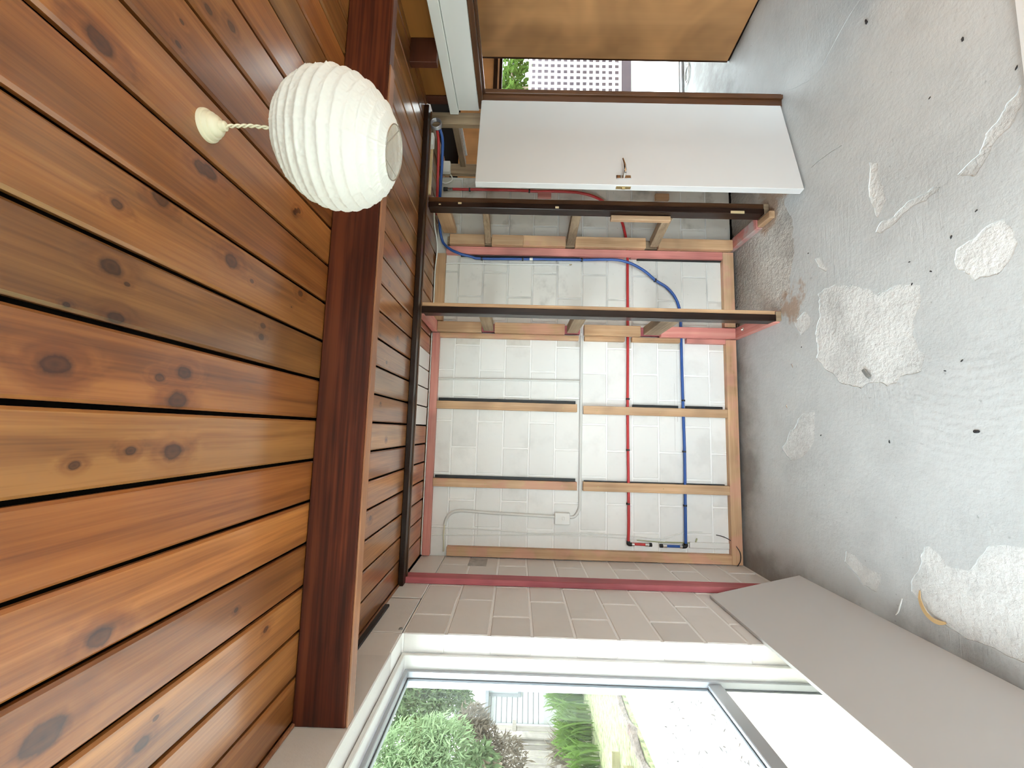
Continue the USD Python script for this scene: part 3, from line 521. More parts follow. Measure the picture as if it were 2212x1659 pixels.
t = thing('wall_stud', 'deep pink upright stud fixed to the window wall near the corner', 'stud', (-.93, 2.70, 1.2)); obj('timber', cbox(XL+.0008, XL+.036, 2.655, 2.747, .0, 2.385, .003), rose['z'], t)
obj('screw', lathe([(0, -.001), (.005, -.001), (.005, .001), (0, .001)], (XL+.0365, 2.70, 2.25), 10, 'x'), chrome, t)

# ------------------------------------------------------------------ plumbing and wiring on the wall
P = YB-.025
def clip(parent, x, z, r, vertical):
    a = lathe([(r+.0035, -.006), (r+.0035, .006)], (x, P, z), 14, 'z' if vertical else 'x'); obj('clip', join(a, boxv(x-.004, x+.004, P+r, E, z-.006, z+.006)), black, parent)
rp = thing('red_pipe', 'red hot-water pipe running across the block wall to a capped end', 'pipe', (.6, P, .86))
obj('tubing', tube([(-.80, P, .858), (-.56, P, .855), (.13, P, .861), (.75, P, .858), (1.235, P, .859), (1.40, P, .858), (1.47, P, .862), (1.60, P, .877), (1.746, P, .925), (1.886, P, 1.068), (1.945, P, 1.238), (1.955, P, 1.45), (1.952, P, 1.6), (1.957, P, 1.825), (1.955, P, 2.29)], .0105, 12, 5), red, rp, smooth=40)
obj('tail', tube([(-.815, P, .84), (-.818, P, .70)], .0100, 12), red, rp, smooth=40)
obj('elbow', tube([(-.795, P, .858), (-.815, P, .857), (-.818, P, .835)], .014, 12, 4), black, rp, smooth=40)
obj('ferrule', tube([(-.818, P, .815), (-.818, P, .845)], .0125, 12), chrome, rp, smooth=40); obj('ferrule', tube([(-.818, P, .705), (-.818, P, .735)], .0125, 12), chrome, rp, smooth=40)
obj('end_cap', tube([(-.818, P, .685), (-.818, P, .706)], .0135, 12), black, rp, smooth=40)
obj('ferrule', tube([(1.955, P, 2.29), (1.955, P, 2.33)], .0125, 12), chrome, rp, smooth=40); obj('elbow', tube([(1.955, P, 2.33), (1.955, P, 2.365)], .014, 12), black, rp, smooth=40)
for x in (.265, -.125, -.525): clip(rp, x, .86, .0105, False)
for z in (2.15, 1.66): clip(rp, 1.955, z, .0105, True)
bp = thing('blue_pipe', 'blue cold-water pipe curving down the wall and across to a capped end', 'pipe', (.9, P, 1.0))
obj('tubing', tube([(-.80, P, .433), (-.55, P, .432), (-.14, P, .43), (.248, P, .436), (.719, P, .441), (.90, P, .443), (.998, P, .452), (1.09, P, .487), (1.166, P, .551), (1.221, P, .638), (1.285, P-.012, .72), (1.331, P-.024, .807), (1.358, P-.026, .88), (1.374, P-.022, .955), (1.379, P-.008, 1.08), (1.377, P, 1.225), (1.373, P, 1.6), (1.367, P, 2.032), (1.376, 3.207, 2.11), (1.392, 3.184, 2.212), (1.438, 3.181, 2.302), (1.50, 3.176, 2.349), (1.62, 3.12, 2.365), (1.80, 3.0, 2.345), (1.98, 2.88, 2.318), (2.075, 2.79, 2.305), (2.112, 2.735, 2.315)], .0105, 12, 5), blue, bp, smooth=40)
obj('tail', tube([(-.823, P, .455), (-.822, P, .60)], .0100, 12), blue, bp, smooth=40)
obj('elbow', tube([(-.80, P, .433), (-.82, P, .434), (-.823, P, .46)], .014, 12, 4), black, bp, smooth=40)
obj('ferrule', tube([(-.823, P, .452), (-.823, P, .48)], .0125, 12), chrome, bp, smooth=40); obj('ferrule', tube([(-.822, P, .575), (-.822, P, .605)], .0125, 12), chrome, bp, smooth=40)
obj('end_cap', tube([(-.822, P, .604), (-.822, P, .625)], .0135, 12), black, bp, smooth=40)
for x in (.265, -.125, -.525): clip(bp, x, .433, .0105, False)
clip(bp, 1.221, .638, .0105, True); clip(bp, 1.376, 1.225, .0105, True); clip(bp, 1.3705, 1.70, .0105, True); clip(bp, 1.367, 2.03, .0105, True)
obj('sleeve', tube([(1.3725, P, 1.62), (1.3722, P, 1.645)], .0118, 12), plastic, bp, smooth=40)
co = thing('pipe_coil', 'coil of pipe ends wrapped in clear film hanging by the stud frame', 'pipe coil', (2.11, 2.70, 2.34))
obj('film', join(*[tube(np.stack([2.105+.034*np.cos(q), np.full(40, 2.678+dy), 2.330+.036*np.sin(q)], 1), .005, 8) for dy in (-.012, -.004, .004, .012) for q in [np.linspace(0, 2*np.pi, 40)]]), plain('shiny_film', (.45, .45, .5), .15, .7), co, smooth=True)
obj('red_end', tube([(2.105, 2.74, 2.335), (2.07, 2.80, 2.335), (1.96, 2.90, 2.350), (1.80, 3.02, 2.372), (1.67, 3.11, 2.385)], .010, 10, 5), red, co, smooth=True)
C = YB-.012
cd = thing('conduit', 'white electrical conduit crossing the wall with bends to a switch box', 'conduit', (0, C, 1.22)); cplast = plain('grey_white_plastic', (.66, .66, .63), .35, var=.03)
obj('run', tube([(.745, C, 1.221), (.3, C, 1.219), (-.50, C, 1.22), (-.56, C, 1.222), (-.60, C, 1.235), (-.632, C, 1.26), (-.640, C, 1.295)], .0115, 12, 5), cplast, cd, smooth=40)
obj('riser', tube([(-.637, C, 1.41), (-.632, C, 1.6), (-.624, C, 1.9), (-.615, C, 2.08), (-.618, C, 2.14), (-.635, C, 2.19), (-.672, C, 2.222), (-.72, C, 2.235)], .0115, 12, 5), cplast, cd, smooth=40)
obj('cable_tail', tube([(-.70, C, 2.233), (-.735, C-.006, 2.236), (-.80, C-.007, 2.24), (-.865, C-.005, 2.235), (-.915, C, 2.236)], .005, 8, 4), plain('cable_sheath', (.62, .58, .42), .5), cd, smooth=40)
bx = obj('switch_box', cbox(-.690, -.604, YB-.042, YB-.001, 1.296, 1.410, .004), plastic, cd, label='white plastic box with a small button')
obj('button', cbox(-.656, -.632, YB-.047, YB-.041, 1.338, 1.356, .002), plastic, bx)
dp = thing('surface_conduit', 'thin white conduit dropping from the pink plate to the crossing conduit', 'conduit', (.39, C, 1.8)); obj('run', tube([(.385, C, 2.335), (.393, C, 1.8), (.396, C, 1.235)], .008, 10), cplast, dp, smooth=40)
C2 = YB-.0052
def cable(label, pts, r=.004, m=plastic, n=5):
    t = thing('cable', label, 'cable', pts[0]); obj('sheath', tube(pts, r, 8, n), m, t, smooth=40); return t
c1 = cable('white cable hanging beside the blue pipe between the dividers', [(1.29, C, 2.36), (1.325, C, 2.30), (1.33, C, 2.0), (1.333, C, 1.6), (1.338, C, 1.325)], .0055)
obj('bare_end', tube([(1.338, C, 1.325), (1.3385, C-.006, 1.305), (1.33, C-.012, 1.312)], .003, 6), brass, c1)
cable('white cable looping along the ceiling between the dividers', [(1.62, 2.98, 2.38), (1.56, 3.08, 2.392), (1.49, 3.14, 2.385), (1.40, 3.165, 2.38), (1.25, 3.185, 2.394), (1.05, 3.19, 2.394), (.87, 3.19, 2.394)], .005)
cable('white cable lying on top of the long pink plate', [(.74, 3.185, 2.3945), (.4, 3.188, 2.3945), (0, 3.19, 2.3945), (-.4, 3.187, 2.3945), (-.93, 3.19, 2.3945)], .004)
cable('thin white cable dropping down the corner of the block wall, nearer the conduit riser', [(-.742, C2, 2.33), (-.75, C2, 1.9), (-.765, C2, 1.5), (-.753, C2, 1.25), (-.76, C2, .9), (-.775, C2, .62), (-.745, C2, .50), (-.722, C2, .40), (-.720, C2, .30)], .0045)
cable('thin white cable dropping down the corner of the block wall, nearer the corner batten', [(-.80, C2, 2.33), (-.79, C2, 1.95), (-.775, C2, 1.5), (-.772, C2, 1.2), (-.785, C2, .8), (-.795, C2, .58)], .0045)
cable('greenish cable end by the pipe caps', [(-.79, C2, .79), (-.80, C2, .6), (-.80, C2, .42), (-.80, C2-.004, .36), (-.765, C2-.01, .345)], .005, plain('green_sheath', (.35, .36, .2), .5))
t = thing('cable_cover', 'short white cable cover low on the wall by the corner batten', 'cable cover', (-.81, YB, .22)); obj('cover', cbox(-.835, -.792, YB-.018, E, .106, .40, .003), plastic, t)
cable('loose dark wire curling over the corner batten near the floor', [(-.735, C, .20), (-.745, C-.01, .15), (-.775, C-.02, .095), (-.84, F0-.008, .05), (-.90, F0-.008, .045), (-.945+.006, F0-.02, .075)], .0028, darkchip)
jb = thing('junction_box', 'white junction box under the ceiling by the pipe coil', 'junction box', (2.03, 2.73, 2.37)); obj('box', cbox(1.965, 2.060, 2.70, 2.75, 2.350, 2.398, .004), plastic, jb)
jb2 = thing('junction_box', 'white junction box high on the grimy blocks at the end of the wall', 'junction box', (2.11, 3.2, 2.34)); obj('box', cbox(2.066, 2.158, 3.15, 3.194, 2.308, 2.378, .004), plastic, jb2)
obj('cable', tube([(2.07, 3.20, 2.31), (2.045, 3.21, 2.295), (2.02, 3.21, 2.305), (2.0, 3.21, 2.35), (2.01, 3.2, 2.39)], .005, 8, 5), plastic, jb2, smooth=40)
bk = thing('black_bar', 'black metal bar lying along the top of the window wall', 'bar', (-.93, 2.1, 2.375)); obj('bar', cbox(XL+.001, XL+.014, 1.72, 2.315, 2.362, 2.387, .002), black, bk)
hk = thing('wall_plug', 'small grey plug in the block wall at the corner of the window', 'wall plug', (XL, 2.07, 2.234)); obj('plug', lathe([(0, .006), (.008, .005), (.011, 0), (.009, -.002)], (XL, 2.075, 2.236), 9, 'x'), greychip, hk)

# ------------------------------------------------------------------ paper lantern pendant
LX, LY, LZ, LR = .652, .862, 2.131, .141
lamp = thing('pendant_lamp', 'white paper lantern hanging by a cream cord from a ceiling rose', 'pendant lamp', (.64, .835, 2.4))
prof = [(0, -.043), (.007, -.0425), (.010, -.040), (.011, -.031), (.017, -.029), (.0215, -.024), (.0225, -.018), (.0265, -.0165), (.0285, -.011), (.029, -.0075), (.0325, -.0065), (.0335, -.003), (.0335, 0)]
obj('ceiling_rose', lathe(prof, (.632, .822, ZC), 40), cream, lamp, smooth=35)
def lpt(v): # the lantern hangs a little askew
    return rotv((v, 0), math.radians(9), [.25, 1, 0], [LX, LY, LZ+.135])[0]
top = lpt(np.array([[LX, LY, LZ+.135]]))[0]
obj('cord', join(*[tube(np.stack([np.interp(tt, [0, 1], [.632, LX])+.0024*np.cos(tt*34+ph), np.interp(tt, [0, .35, .7, 1], [.822, .829, .846, LY])+.0024*np.sin(tt*34+ph), np.interp(tt, [0, 1], [ZC-.042, LZ+.09])], 1), .0022, 7) for ph in (0, math.pi) for tt in [np.linspace(0, 1, 60)]]), cream, lamp, smooth=True)
nr, ns, zz = 14, 260, []
TH = np.linspace(0, 2*np.pi, ns, endpoint=False); V = []; per = 9; t0, t1 = math.radians(20), math.radians(157)
for i in range(nr*per+1):
    a = t0+(t1-t0)*i/(nr*per); ph = (i % per)/per; sag = .0048*math.sin(math.pi*ph)
    spiral = TH/(2*np.pi)*(t1-t0)/nr
    aa = a+0*spiral; rr = LR*np.sin(aa)*1.03; z = LZ+LR*.96*np.cos(aa)
    q = np.stack([np.cos(TH)*13, np.sin(TH)*13, np.full(ns, i*.30)], 1); qv = np.stack([np.cos(TH)*24, np.sin(TH)*24, np.full(ns, i*.07)], 1); mp = .35+.65*math.sin(math.pi*ph); fold = (1-2*np.abs(meshkit.noise(q, 3)-.5))**3*.0022+(1-2*np.abs(meshkit.noise(qv, 5)-.5))**2*.0018; seam = .0022*np.exp(-((np.mod(TH+.35, 1.0472)-.5)/.02)**2); cr = (fold-.003)*mp+seam+.0012*np.sin(i*.37+TH*3)
    r2 = rr-sag+cr; V.append(np.stack([LX+r2*np.cos(TH), LY+r2*np.sin(TH), np.full(ns, z)], 1))
nv = len(V); V = lpt(np.vstack(V)); Fq = []
for i in range(nv-1):
    j = np.arange(ns); a = i*ns+j; b = i*ns+(j+1) % ns; Fq.append(np.stack([a, a+ns, b+ns], 1)); Fq.append(np.stack([a, b+ns, b], 1))
paper = M('lantern_paper', {'d': ('diffuse_bsdf', {'color': (.86, .855, .82)}), 't': ('translucent_bsdf', {'color': (.86, .85, .81)}), 'm': ('mix_closure', {'fac': .36}), 'g': ('geometry', {}), 'n': ('noise_texture', {'scale': 120., 'detail': 4.}), 'b': ('bump', {'strength': .4, 'distance': .002})},
          [('g.position', 'n.vector'), ('n.fac', 'b.height'), ('b.normal', 'd.normal'), ('d.BSDF', 'm.closure1'), ('t.BSDF', 'm.closure2')], 'm.closure')
sh = obj('paper_shade', (V, np.vstack(Fq)), paper, lamp, smooth=True)
wr = []
rr = LR*math.sin(t1)*1.03; zb = LZ+LR*.96*math.cos(t1)
ring = lpt(np.array([[LX+rr*math.cos(a), LY+rr*math.sin(a), zb] for a in np.linspace(0, 2*np.pi, 49)])); wr.append(tube(ring, .0014, 6))
for a in (0, 2.1, 4.2): wr.append(tube(lpt(np.array([[LX+rr*math.cos(a), LY+rr*math.sin(a), zb], [LX, LY, zb+.03]])), .001, 5))
obj('wire_frame', join(*wr), steel, lamp, smooth=True)
obj('bulb_holder', tube([(LX, LY, LZ+.10), (LX, LY, LZ+.03)], .017, 14), cream, lamp, smooth=40)

# ------------------------------------------------------------------ loose things on the floor
lb = thing('leaning_board', 'long pale grey sheet leaning against the wall under the window', 'board', (-.87, 1.3, 0))
top_y = XL+.018
n = np.array([.555, 0, .1]); 
a0, a1 = np.array([-.814, 0.0]), np.array([XL+.019, .556])
d = (a1-a0)/np.linalg.norm(a1-a0); nv2 = np.array([-d[1], d[0]]); nv2 = nv2 if nv2[0] < 0 else -nv2
q = [a0, a1, a1+nv2*.017, a0+nv2*.017+np.array([0, .0])]
q[3] = q[3]+d*max(0, -q[3][1]/d[1]); vs = []
for (x, z) in q: vs.append((x, 2.575 if z > .3 else 2.617, z+.001)); 
for (x, z) in q: vs.append((x, -.3, z+.001))
fs = [[0, 1, 2], [0, 2, 3], [4, 6, 5], [4, 7, 6]]
for i in range(4): j = (i+1) % 4; fs += [[i, i+4, j+4], [i, j+4, j]]
bm = trimesh.Trimesh(vs, fs, process=False); bm.fix_normals(); obj('sheet', (np.array(bm.vertices), np.array(bm.faces)), boardgrey, lb)
ws = thing('plasterboard_sheet', 'white sheet lying flat on the concrete at the edge of the view', 'board', (1.5, 1.0, 0)); obj('sheet', cbox(1.055, 2.0, .55, 1.318, .0005, .0115, .002), white, ws)
sv = thing('wood_shaving', 'curled tan offcut strip lying on the screed', 'offcut', (-.69, 1.80, 0))
sp = smoothpath([(-.622, 1.852, .004), (-.657, 1.848, .010), (-.695, 1.826, .014), (-.714, 1.80, .012), (-.716, 1.775, .008), (-.708, 1.752, .004)], 5); w_ = np.interp(np.linspace(0, 1, len(sp)), [0, .3, .8, 1], [.002, .008, .009, .004]); tn = np.gradient(sp[:, :2], axis=0); nb = np.stack([-tn[:, 1], tn[:, 0]], 1); nb /= np.linalg.norm(nb, axis=1, keepdims=True)
Lf, Rg = sp[:, :2]+nb*w_[:, None], sp[:, :2]-nb*w_[:, None]; K = len(sp); vv = np.vstack([np.c_[Lf, sp[:, 2]], np.c_[Rg, sp[:, 2]], np.c_[Lf, sp[:, 2]-.0025], np.c_[Rg, sp[:, 2]-.0025]]); ff = []
for i in range(K-1):
    for a, b in ((0, K), (3*K, 2*K), (2*K, 0), (K, 3*K)): ff += [[a+i, b+i, b+i+1], [a+i, b+i+1, a+i+1]]
tm = trimesh.Trimesh(vv, ff, process=False); tm.fix_normals(); obj('strip', (np.array(tm.vertices), np.array(tm.faces)), shav, sv)
t = thing('plastic_sliver', 'thin white plastic sliver on the floor beside the leaning board', 'offcut', (-.73, 1.95, 0)); obj('strip', tube([(-.685, 1.936, .003), (-.72, 1.946, .006), (-.751, 1.959, .005), (-.77, 1.975, .003)], [.002, .0035, .003, .0015], 6, 4), plastic, t)
t = thing('wall_plug', 'ribbed grey wall plug lying on the big bare patch', 'wall plug', (.32, 2.04, 0)); obj('plug', tube([(.345, 2.056, .007), (.335, 2.048, .007), (.312, 2.031, .007), (.301, 2.023, .007)], [.0085, .0095, .0095, .006], 8), greychip, t)
for i, (x, y, lbl) in enumerate([(.447, 2.586, 'small shiny screw on the floor nearer the pale-edged divider'), (.196, 2.656, 'small shiny screw on the floor beside the small bare patch')]):
    t = thing('screw', lbl, 'screw', (x, y, 0)); obj('shank', tube([(x-.012, y-.004, .004), (x+.004, y+.002, .004), (x+.012, y+.004, .004)], [.0006, .002, .002], 8), chrome, t); obj('screw_head', tube([(x+.012, y+.004, .0045), (x+.0135, y+.0045, .0045)], .0042, 10), chrome, t)
CH = [(.044, 1.577, .012, 'largest dark chip, alone on smooth screed on the window side of the big bare patch'), (.316, 1.606, .006, 'dark crumb on the screed just short of the big bare patch'), (.685, 1.78, .006, 'dark crumb at the corner of the big bare patch nearest the white sheet'),
      (.286, 1.673, .005, 'tiny crumb close to the short edge of the big bare patch'), (-.004, 1.946, .007, 'dark sliver on smooth screed between the big bare patch and the wood shaving'), (.021, 2.377, .006, 'dark crumb beside the small bare patch by the battens'),
      (.71, 1.695, .006, 'dark crumb between the big bare patch and the round bare patch'), (.788, 1.784, .005, 'tiny crumb touching the edge of the big bare patch on the door side'), (1.578, 1.494, .010, 'dark chip on open screed between door and white sheet'),
      (.816, 1.603, .007, 'dark sliver beside the round bare patch'), (1.451, 1.637, .006, 'dark crumb halfway between the white door and the white sheet'), (.873, 1.507, .006, 'dark crumb past the round bare patch towards the white sheet'),
      (1.31, 1.341, .007, 'dark chip right at the edge of the white sheet'), (2.101, 1.904, .014, 'dark chip on the floor in front of the doorway'), (1.10, 2.40, .006, 'dark crumb between the two divider posts in front of the framing'), (.55, 2.5, .005, 'tiny crumb near the foot of the pale-edged post')]
for x, y, sz, lbl in CH:
    ang = RNG.uniform(0, 3); ic = trimesh.creation.icosphere(1); v = np.array(ic.vertices)*[sz, sz*.45, sz*.3]*(1+.3*RNG.uniform(-1, 1, (42, 1))); f = np.array(ic.faces)
    v = v @ np.array([[math.cos(ang), math.sin(ang), 0], [-math.sin(ang), math.cos(ang), 0], [0, 0, 1]]) + [x, y, sz*.28]
    t = thing('debris_chip', lbl, 'debris', (x, y, 0), 'dark chips scattered on the floor'); obj('chip', (v, f), darkchip, t)

# ------------------------------------------------------------------ garden outside the window
def leafmat(name, a, b):
    return M(name, {'o': ('geometry', {}), 'r': ('rgb_ramp', {'ramp': [(0, a), (1, b)]}), 'd': ('diffuse_bsdf', {}), 't': ('translucent_bsdf', {}), 'm': ('mix_closure', {'fac': .35})},
             [('o.random_per_island', 'r.fac'), ('r.color', 'd.color'), ('r.color', 't.color'), ('d.BSDF', 'm.closure1'), ('t.BSDF', 'm.closure2')], 'm.closure')
leaf_g = leafmat('leaf_green', (.10, .14, .065), (.40, .44, .26)); leaf_l = leafmat('leaf_fern', (.20, .27, .14), (.60, .66, .45)); leaf_b = leafmat('leaf_brownish', (.14, .115, .085), (.33, .285, .21)); leaf_s = leafmat('leaf_strap', (.07, .12, .025), (.45, .45, .17))
bark = plain('bark', (.2, .15, .1), .9, var=.3)
def leaves(n, centers, radii, ln, wd, droop, seed, down=0.):
    r = np.random.default_rng(seed); k = r.integers(0, len(centers), n); d = r.normal(size=(n, 3)); d /= np.linalg.norm(d, axis=1, keepdims=True)
    c = np.asarray(centers)[k]+d*np.asarray(radii)[k][:, None]*r.uniform(.55, 1.05, (n, 1))
    a = r.normal(size=(n, 3))*1.0+d*.7-np.array([0, 0, droop]); a /= np.linalg.norm(a, axis=1, keepdims=True); b = np.cross(a, r.normal(size=(n, 3))); b /= np.linalg.norm(b, axis=1, keepdims=True)
    L = ln*r.uniform(.6, 1.3, (n, 1)); Wd = wd*r.uniform(.7, 1.3, (n, 1)); up = np.cross(a, b)*L*.12
    v = np.stack([c, c+a*L*.45+b*Wd+up, c+a*L-np.array([0, 0, .15])*L, c+a*L*.45-b*Wd+up], 1).reshape(-1, 3); i = np.arange(n)[:, None]*4
    return (v, np.vstack([i+[0, 1, 2], i+[0, 2, 3]]))
def tree(name, label, base, centers, radii, n, ln, wd, droop, m, seed, cat='shrub'):
    t = thing(name, label, cat, base); obj('foliage', leaves(n, centers, radii, ln, wd, droop, seed), m, t)
    cs = np.asarray(centers); br = [tube([base, (base[0]*.5+cs[:, 0].mean()*.1+base[0]*.4, base[1]*.9+cs[:, 1].mean()*.1, base[2]*.2+cs[:, 2].mean()*.8), tuple(cs.mean(0))], [.06, .045, .03], 7, 4)]
    for c in cs[:8]: br.append(tube([tuple(cs.mean(0)*.9+np.array(base)*.1), tuple((cs.mean(0)+c)/2+[0, 0, .05]), tuple(c)], [.03, .02, .008], 6, 3))
    obj('branches', join(*br), bark, t, smooth=True); return t
def pol(az, r, z): a = math.radians(az); return (r*math.sin(a), r*math.cos(a), z)
GZ = -.1
ground = struct('garden_ground', 'bright pale paving and lawn outside the window')
obj('paving', boxv(-4.05, -1.24, -3, 9.0, GZ-.1, GZ), plain('pale_paving', (.27, .262, .25), .8, var=.25, scale=26), ground)
obj('lawn', boxv(-30, -4.2, -6, 40, GZ-.12, GZ-.01), plain('lawn_green', (.155, .17, .07), .9, var=.6, scale=13, bump=.03, bscale=40), ground)
obj('yard', boxv(-4.2, 40, 9, 40, GZ-.12, GZ-.015), plain('pale_yard', (.62, .6, .57), .8, var=.06), ground); obj('yard', boxv(2.0, 40, 4.3, 9.0, GZ-.12, GZ-.015), plain('pale_yard_side', (.66, .64, .60), .8, var=.05), ground)
obj('front_yard', boxv(-30, 30, -30, YF-.2, GZ-.12, GZ-.015), plain('pale_yard_front', (.45, .45, .40), .8, var=.1), ground)
for x in (-2.2, -2.9, -3.55): obj('paver_joint', boxv(x, x+.012, -3, 9.0, GZ-.02, GZ+.0015), greychip, ground)
kb = struct('kerb', 'rough brown garden edging between paving and lawn'); 
pts = [(-4.30+.03*math.sin(i*1.7), 3.5+.25*i, GZ+.01) for i in range(24)]; obj('edging', tube(pts, [.08+.02*math.sin(i*2.3) for i in range(24)], 8, 3), plain('edging_brown', (.12, .095, .075), .9, var=.35, bump=.02, bscale=40), kb)
for i, (x, y, l, h) in enumerate([(-5.4, 7.4, .5, .12), (-5.0, 6.6, .45, .14), (-5.2, 6.0, .5, .12), (-4.9, 5.5, .5, .12)]):
    t = thing('edging_plank', ['weathered plank edging on the lawn furthest from the window', 'second weathered plank edging on the lawn', 'third weathered plank edging on the lawn', 'weathered plank edging on the lawn nearest the window'][i], 'plank', (x, y, GZ)); obj('plank', cbox(x-l/2, x+l/2, y-.02, y+.02, GZ-.02, GZ+h, .004), wood(f'lawn_plank_{i}', 'x', (.14, .125, .06), (.2, .18, .09), (.24, .22, .12), rough=.9), t)
tree('fern_shrub', 'tall light green feathery shrub close to the window', pol(-43, 6.6, GZ), [pol(-35.4, 6.1, 2.42), pol(-37.5, 6.0, 2.62), pol(-36.2, 6.2, 2.85), pol(-38.5, 6.2, 3.1), pol(-34.6, 6.3, 2.62), pol(-40, 6.2, 2.5), pol(-37, 6.4, 3.3), pol(-40, 6.5, 3.2)], [.34, .36, .38, .45, .22, .5, .45, .5], 13000, .085, .0075, .6, leaf_l, 1)
tree('garden_tree', 'dark green tree with bare brown branches behind the feathery shrub', pol(-25.5, 8.9, GZ), [pol(-29.6, 8.5, 2.75), pol(-31.5, 8.6, 2.7), pol(-30.5, 8.4, 3.15), pol(-28.5, 8.6, 2.9), pol(-32.4, 8.7, 3.2), pol(-29.2, 8.3, 3.6), pol(-27, 8.5, 3.3), pol(-33, 8.8, 3.9), pol(-31.4, 8.6, 3.6)], [.42, .38, .45, .45, .42, .5, .55, .5, .5], 8500, .10, .016, .35, leaf_g, 2, 'tree')
tree('dry_shrub', 'brownish half dry shrub below the feathery one', pol(-43, 7.8, GZ), [pol(-34.8, 7.2, 2.12), pol(-36.6, 7.2, 2.05), pol(-32.9, 7.3, 2.2), pol(-38.5, 7.2, 2.1), pol(-36, 7.3, 1.75)], [.30, .33, .2, .4, .3], 4200, .09, .011, .3, leaf_b, 3)
tree('bright_sprig', 'small bright green sprig in front of the dry shrub', pol(-41, 6.0, GZ), [pol(-35.7, 6.0, 1.98)], [.13], 160, .10, .022, .2, leaf_g, 4)
def straps(n, base, spread, h, seed):
    r = np.random.default_rng(seed); ms = []
    for i in range(n):
        a = r.uniform(0, 6.28); b = np.array(base)+[r.normal()*spread*.5, r.normal()*spread*.5, 0]; hh = h*r.uniform(.6, 1.05); out = r.uniform(.25, .8)*h*.6; ss = np.linspace(0, 1, 6); dx = np.array([math.cos(a), math.sin(a), 0])
        mid = b+dx*(out*ss**1.6)[:, None]+np.array([0, 0, 1])*(hh*(ss*1.5-.62*ss**2.2))[:, None]; sd = np.array([-dx[1], dx[0], 0])*(.022*np.sin(np.pi*(.12+.86*ss)))[:, None]
        v = np.vstack([mid+sd, mid-sd]); f = []
        for k in range(5): f += [[k, k+1, 7+k], [k, 7+k, 6+k]]
        ms.append((v, np.array(f)))
    return join(*ms)
for i, (az, r, h, lbl) in enumerate([(-30.2, 12.9, 1.05, 'clump of strappy bright green leaves in front of the weatherboard house'), (-33.2, 11.9, .95, 'clump of strappy leaves at the corner of the house'), (-36.6, 11.2, .75, 'clump of strappy leaves in front of the paling fence')]):
    t = thing('strap_plant', lbl, 'plant', pol(az, r, GZ)); obj('leaves', straps(170, pol(az, r, GZ), .42, h, 20+i), leaf_s, t)
t2 = thing('dry_plant', 'dry brown stems below the fence rail', 'plant', pol(-34.9, 12.85, GZ)); obj('stems', straps(120, pol(-34.9, 12.85, GZ), .4, 1.05, 41), leaf_b, t2)
# weatherboard house
hs = thing('house', 'white weatherboard house with a grey framed window beyond the garden', 'house', (-9, 14, 0))
wbm = plain('weatherboard_white', (.245, .25, .25), .5, var=.02)
p0, p1 = np.array(pol(-33.0, 16.5, 0)), np.array(pol(-24, 16.2, 0)); ux = (p1-p0)/np.linalg.norm(p1-p0); uy = np.array([ux[1], -ux[0], 0]); uy = uy if uy @ p0 < 0 else -uy
def hp(vf): v = vf[0]; fl = np.cross(ux, uy)[2] < 0; return (p0+v[:, :1]*ux+v[:, 1:2]*uy+np.c_[np.zeros((len(v), 2)), v[:, 2]], vf[1][:, ::-1] if fl else vf[1])
HL = float(np.linalg.norm(p1-p0))
gal = plain('gutter_grey', (.10, .105, .11), .5); obj('wall', hp(boxv(0, HL, -.3, 0, GZ, 3.4)), gal, hs)  # wall kept dark so gaps between boards read as shadow lines
for k in range(14): obj('weatherboard', hp(rotv(cbox(.02, HL, .004, .03, .62+.165*k, .62+.165*k+.145, .003), math.radians(-4), [1, 0, 0], [0, 0, .62+.165*k+.17])), wbm, hs)
obj('corner_trim', hp(boxv(-.04, .06, -.05, .045, GZ, 3.3)), wbm, hs); obj('fascia', hp(boxv(-.3, HL, 0, .25, 2.42, 3.2)), wbm, hs); obj('gutter', hp(boxv(-.3, HL, .25, .33, 2.33, 2.43)), gal, hs); obj('base', hp(boxv(0, HL, -.02, .03, GZ, .62)), greychip, hs)
wn = obj('window', hp(join(boxv(.72, 2.2, .015, .07, 1.33, 1.42), boxv(.72, .80, .015, .07, 1.42, 2.33), boxv(2.12, 2.2, .015, .07, 1.42, 2.33))), gal, hs); obj('pane', hp(boxv(.80, 2.12, .03, .036, 1.42, 2.33)), plain('pale_blind', (.22, .24, .24), .2), wn)
# paling fence
fn = thing('paling_fence', 'weathered timber paling fence with a rail and a post', 'fence', pol(-37, 13.5, 0)); g0, g1 = np.array(pol(-33.0, 13.9, 0)), np.array(pol(-46, 13.2, 0)); gu = (g1-g0)/np.linalg.norm(g1-g0); gn_ = np.array([gu[1], -gu[0], 0]); gn_ = gn_ if gn_ @ g0 < 0 else -gn_
def gp(vf): v = vf[0]; fl = np.cross(gu, gn_)[2] < 0; return (g0+v[:, :1]*gu+v[:, 1:2]*gn_+np.c_[np.zeros((len(v), 2)), v[:, 2]], vf[1][:, ::-1] if fl else vf[1])
fwood = wood('fence_timber', 'z', (.13, .115, .095), (.20, .18, .155), (.25, .23, .205), rough=.9)
for k in range(24): obj('paling', gp(cbox(.125*k, .125*k+.117, 0, .016, GZ, 2.06+.02*math.sin(k*2.1), .003)), fwood, fn)
obj('rail', gp(cbox(-.1, 3.1, .017, .06, 1.50, 1.60, .004)), fwood, fn); obj('rail', gp(cbox(-.1, 3.1, .017, .06, .4, .5, .004)), fwood, fn); obj('post', gp(cbox(.18, .29, .06, .16, GZ, 2.0, .004)), fwood, fn)

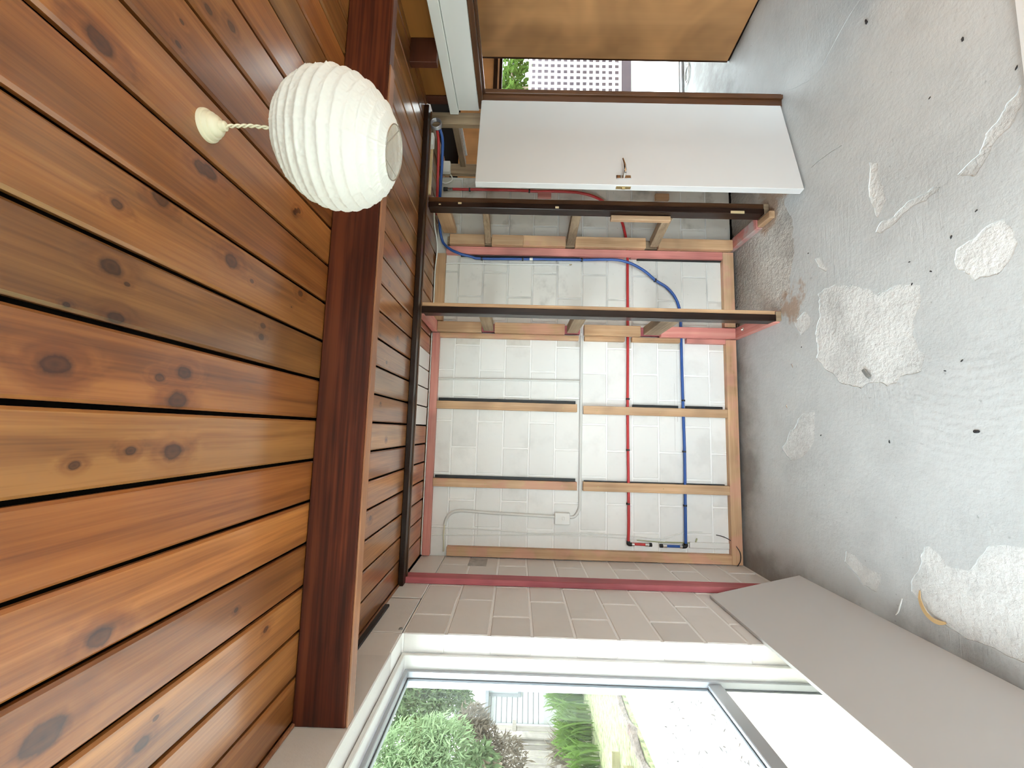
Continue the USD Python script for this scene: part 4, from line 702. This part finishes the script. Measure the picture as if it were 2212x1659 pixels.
# ------------------------------------------------------------------ outside the hall: lattice screen, dark fence, greenery
lt = thing('lattice_screen', 'white square lattice screen outside the hall sliding door', 'lattice', (5.6, 6.0, .3))
for i in range(24): obj('upright_slat', cbox(4.77+.102*i, 4.77+.102*i+.042, 6.0, 6.012, .24, 1.64, .002), white, lt)
for j in range(15): obj('level_slat', cbox(4.75, 7.2, 6.0121, 6.022, .20+.1015*j, .20+.1015*j+.042, .002), white, lt)
df = thing('dark_fence', 'dark purplish fence behind the white lattice', 'fence', (6, 6.6, 0)); obj('panel', boxv(4.0, 9.5, 6.55, 6.6, GZ, 1.60), plain('purple_grey', (.055, .04, .05), .8), df)
tree('hedge_bush', 'yellow green bush above the lattice screen', (6.6, 7.4, GZ), [(6.3, 7.4, 1.95), (6.9, 7.5, 2.0), (7.3, 7.5, 1.9), (5.9, 7.4, 1.9), (6.6, 7.5, 2.1)], [.28, .3, .3, .26, .25], 1500, .12, .03, .1, leaf_s, 9, 'bush')
nb_ = thing('neighbour_wall', 'white louvred wall beyond the bush', 'wall panel', (9, 10.5, 0)); obj('wall', boxv(5, 16, 10.6, 10.7, GZ, 5), wbm, nb_)
for k in range(10): obj('louvre', cbox(5, 16, 10.55, 10.6, 1.9+.16*k, 1.9+.16*k+.13, .004), wbm, nb_)

_r = np.random.default_rng(5); n_ = 700; c_ = np.stack([-1.5-2.4*_r.random(n_)**1.4, 1.6+3.6*_r.random(n_), np.full(n_, GZ+.008)], 1); a_ = _r.uniform(0, 6.28, n_); u_ = np.stack([np.cos(a_), np.sin(a_), .2*_r.normal(size=n_)], 1)*(.012+.03*_r.random((n_, 1))); w2 = np.stack([-np.sin(a_), np.cos(a_), np.zeros(n_)], 1)*.007
lv_ = np.stack([c_-u_, c_+w2, c_+u_, c_-w2], 1).reshape(-1, 3); i_ = np.arange(n_)[:, None]*4
lit = thing('leaf_litter', 'scattered dry leaf litter on the pale paving outside the window', 'leaf litter', (-2.5, 3, GZ), kind='stuff'); obj('leaves', (lv_, np.vstack([i_+[0, 1, 2], i_+[0, 2, 3]])), plain('dry_leaf', (.055, .042, .034), .9, var=.4), lit)
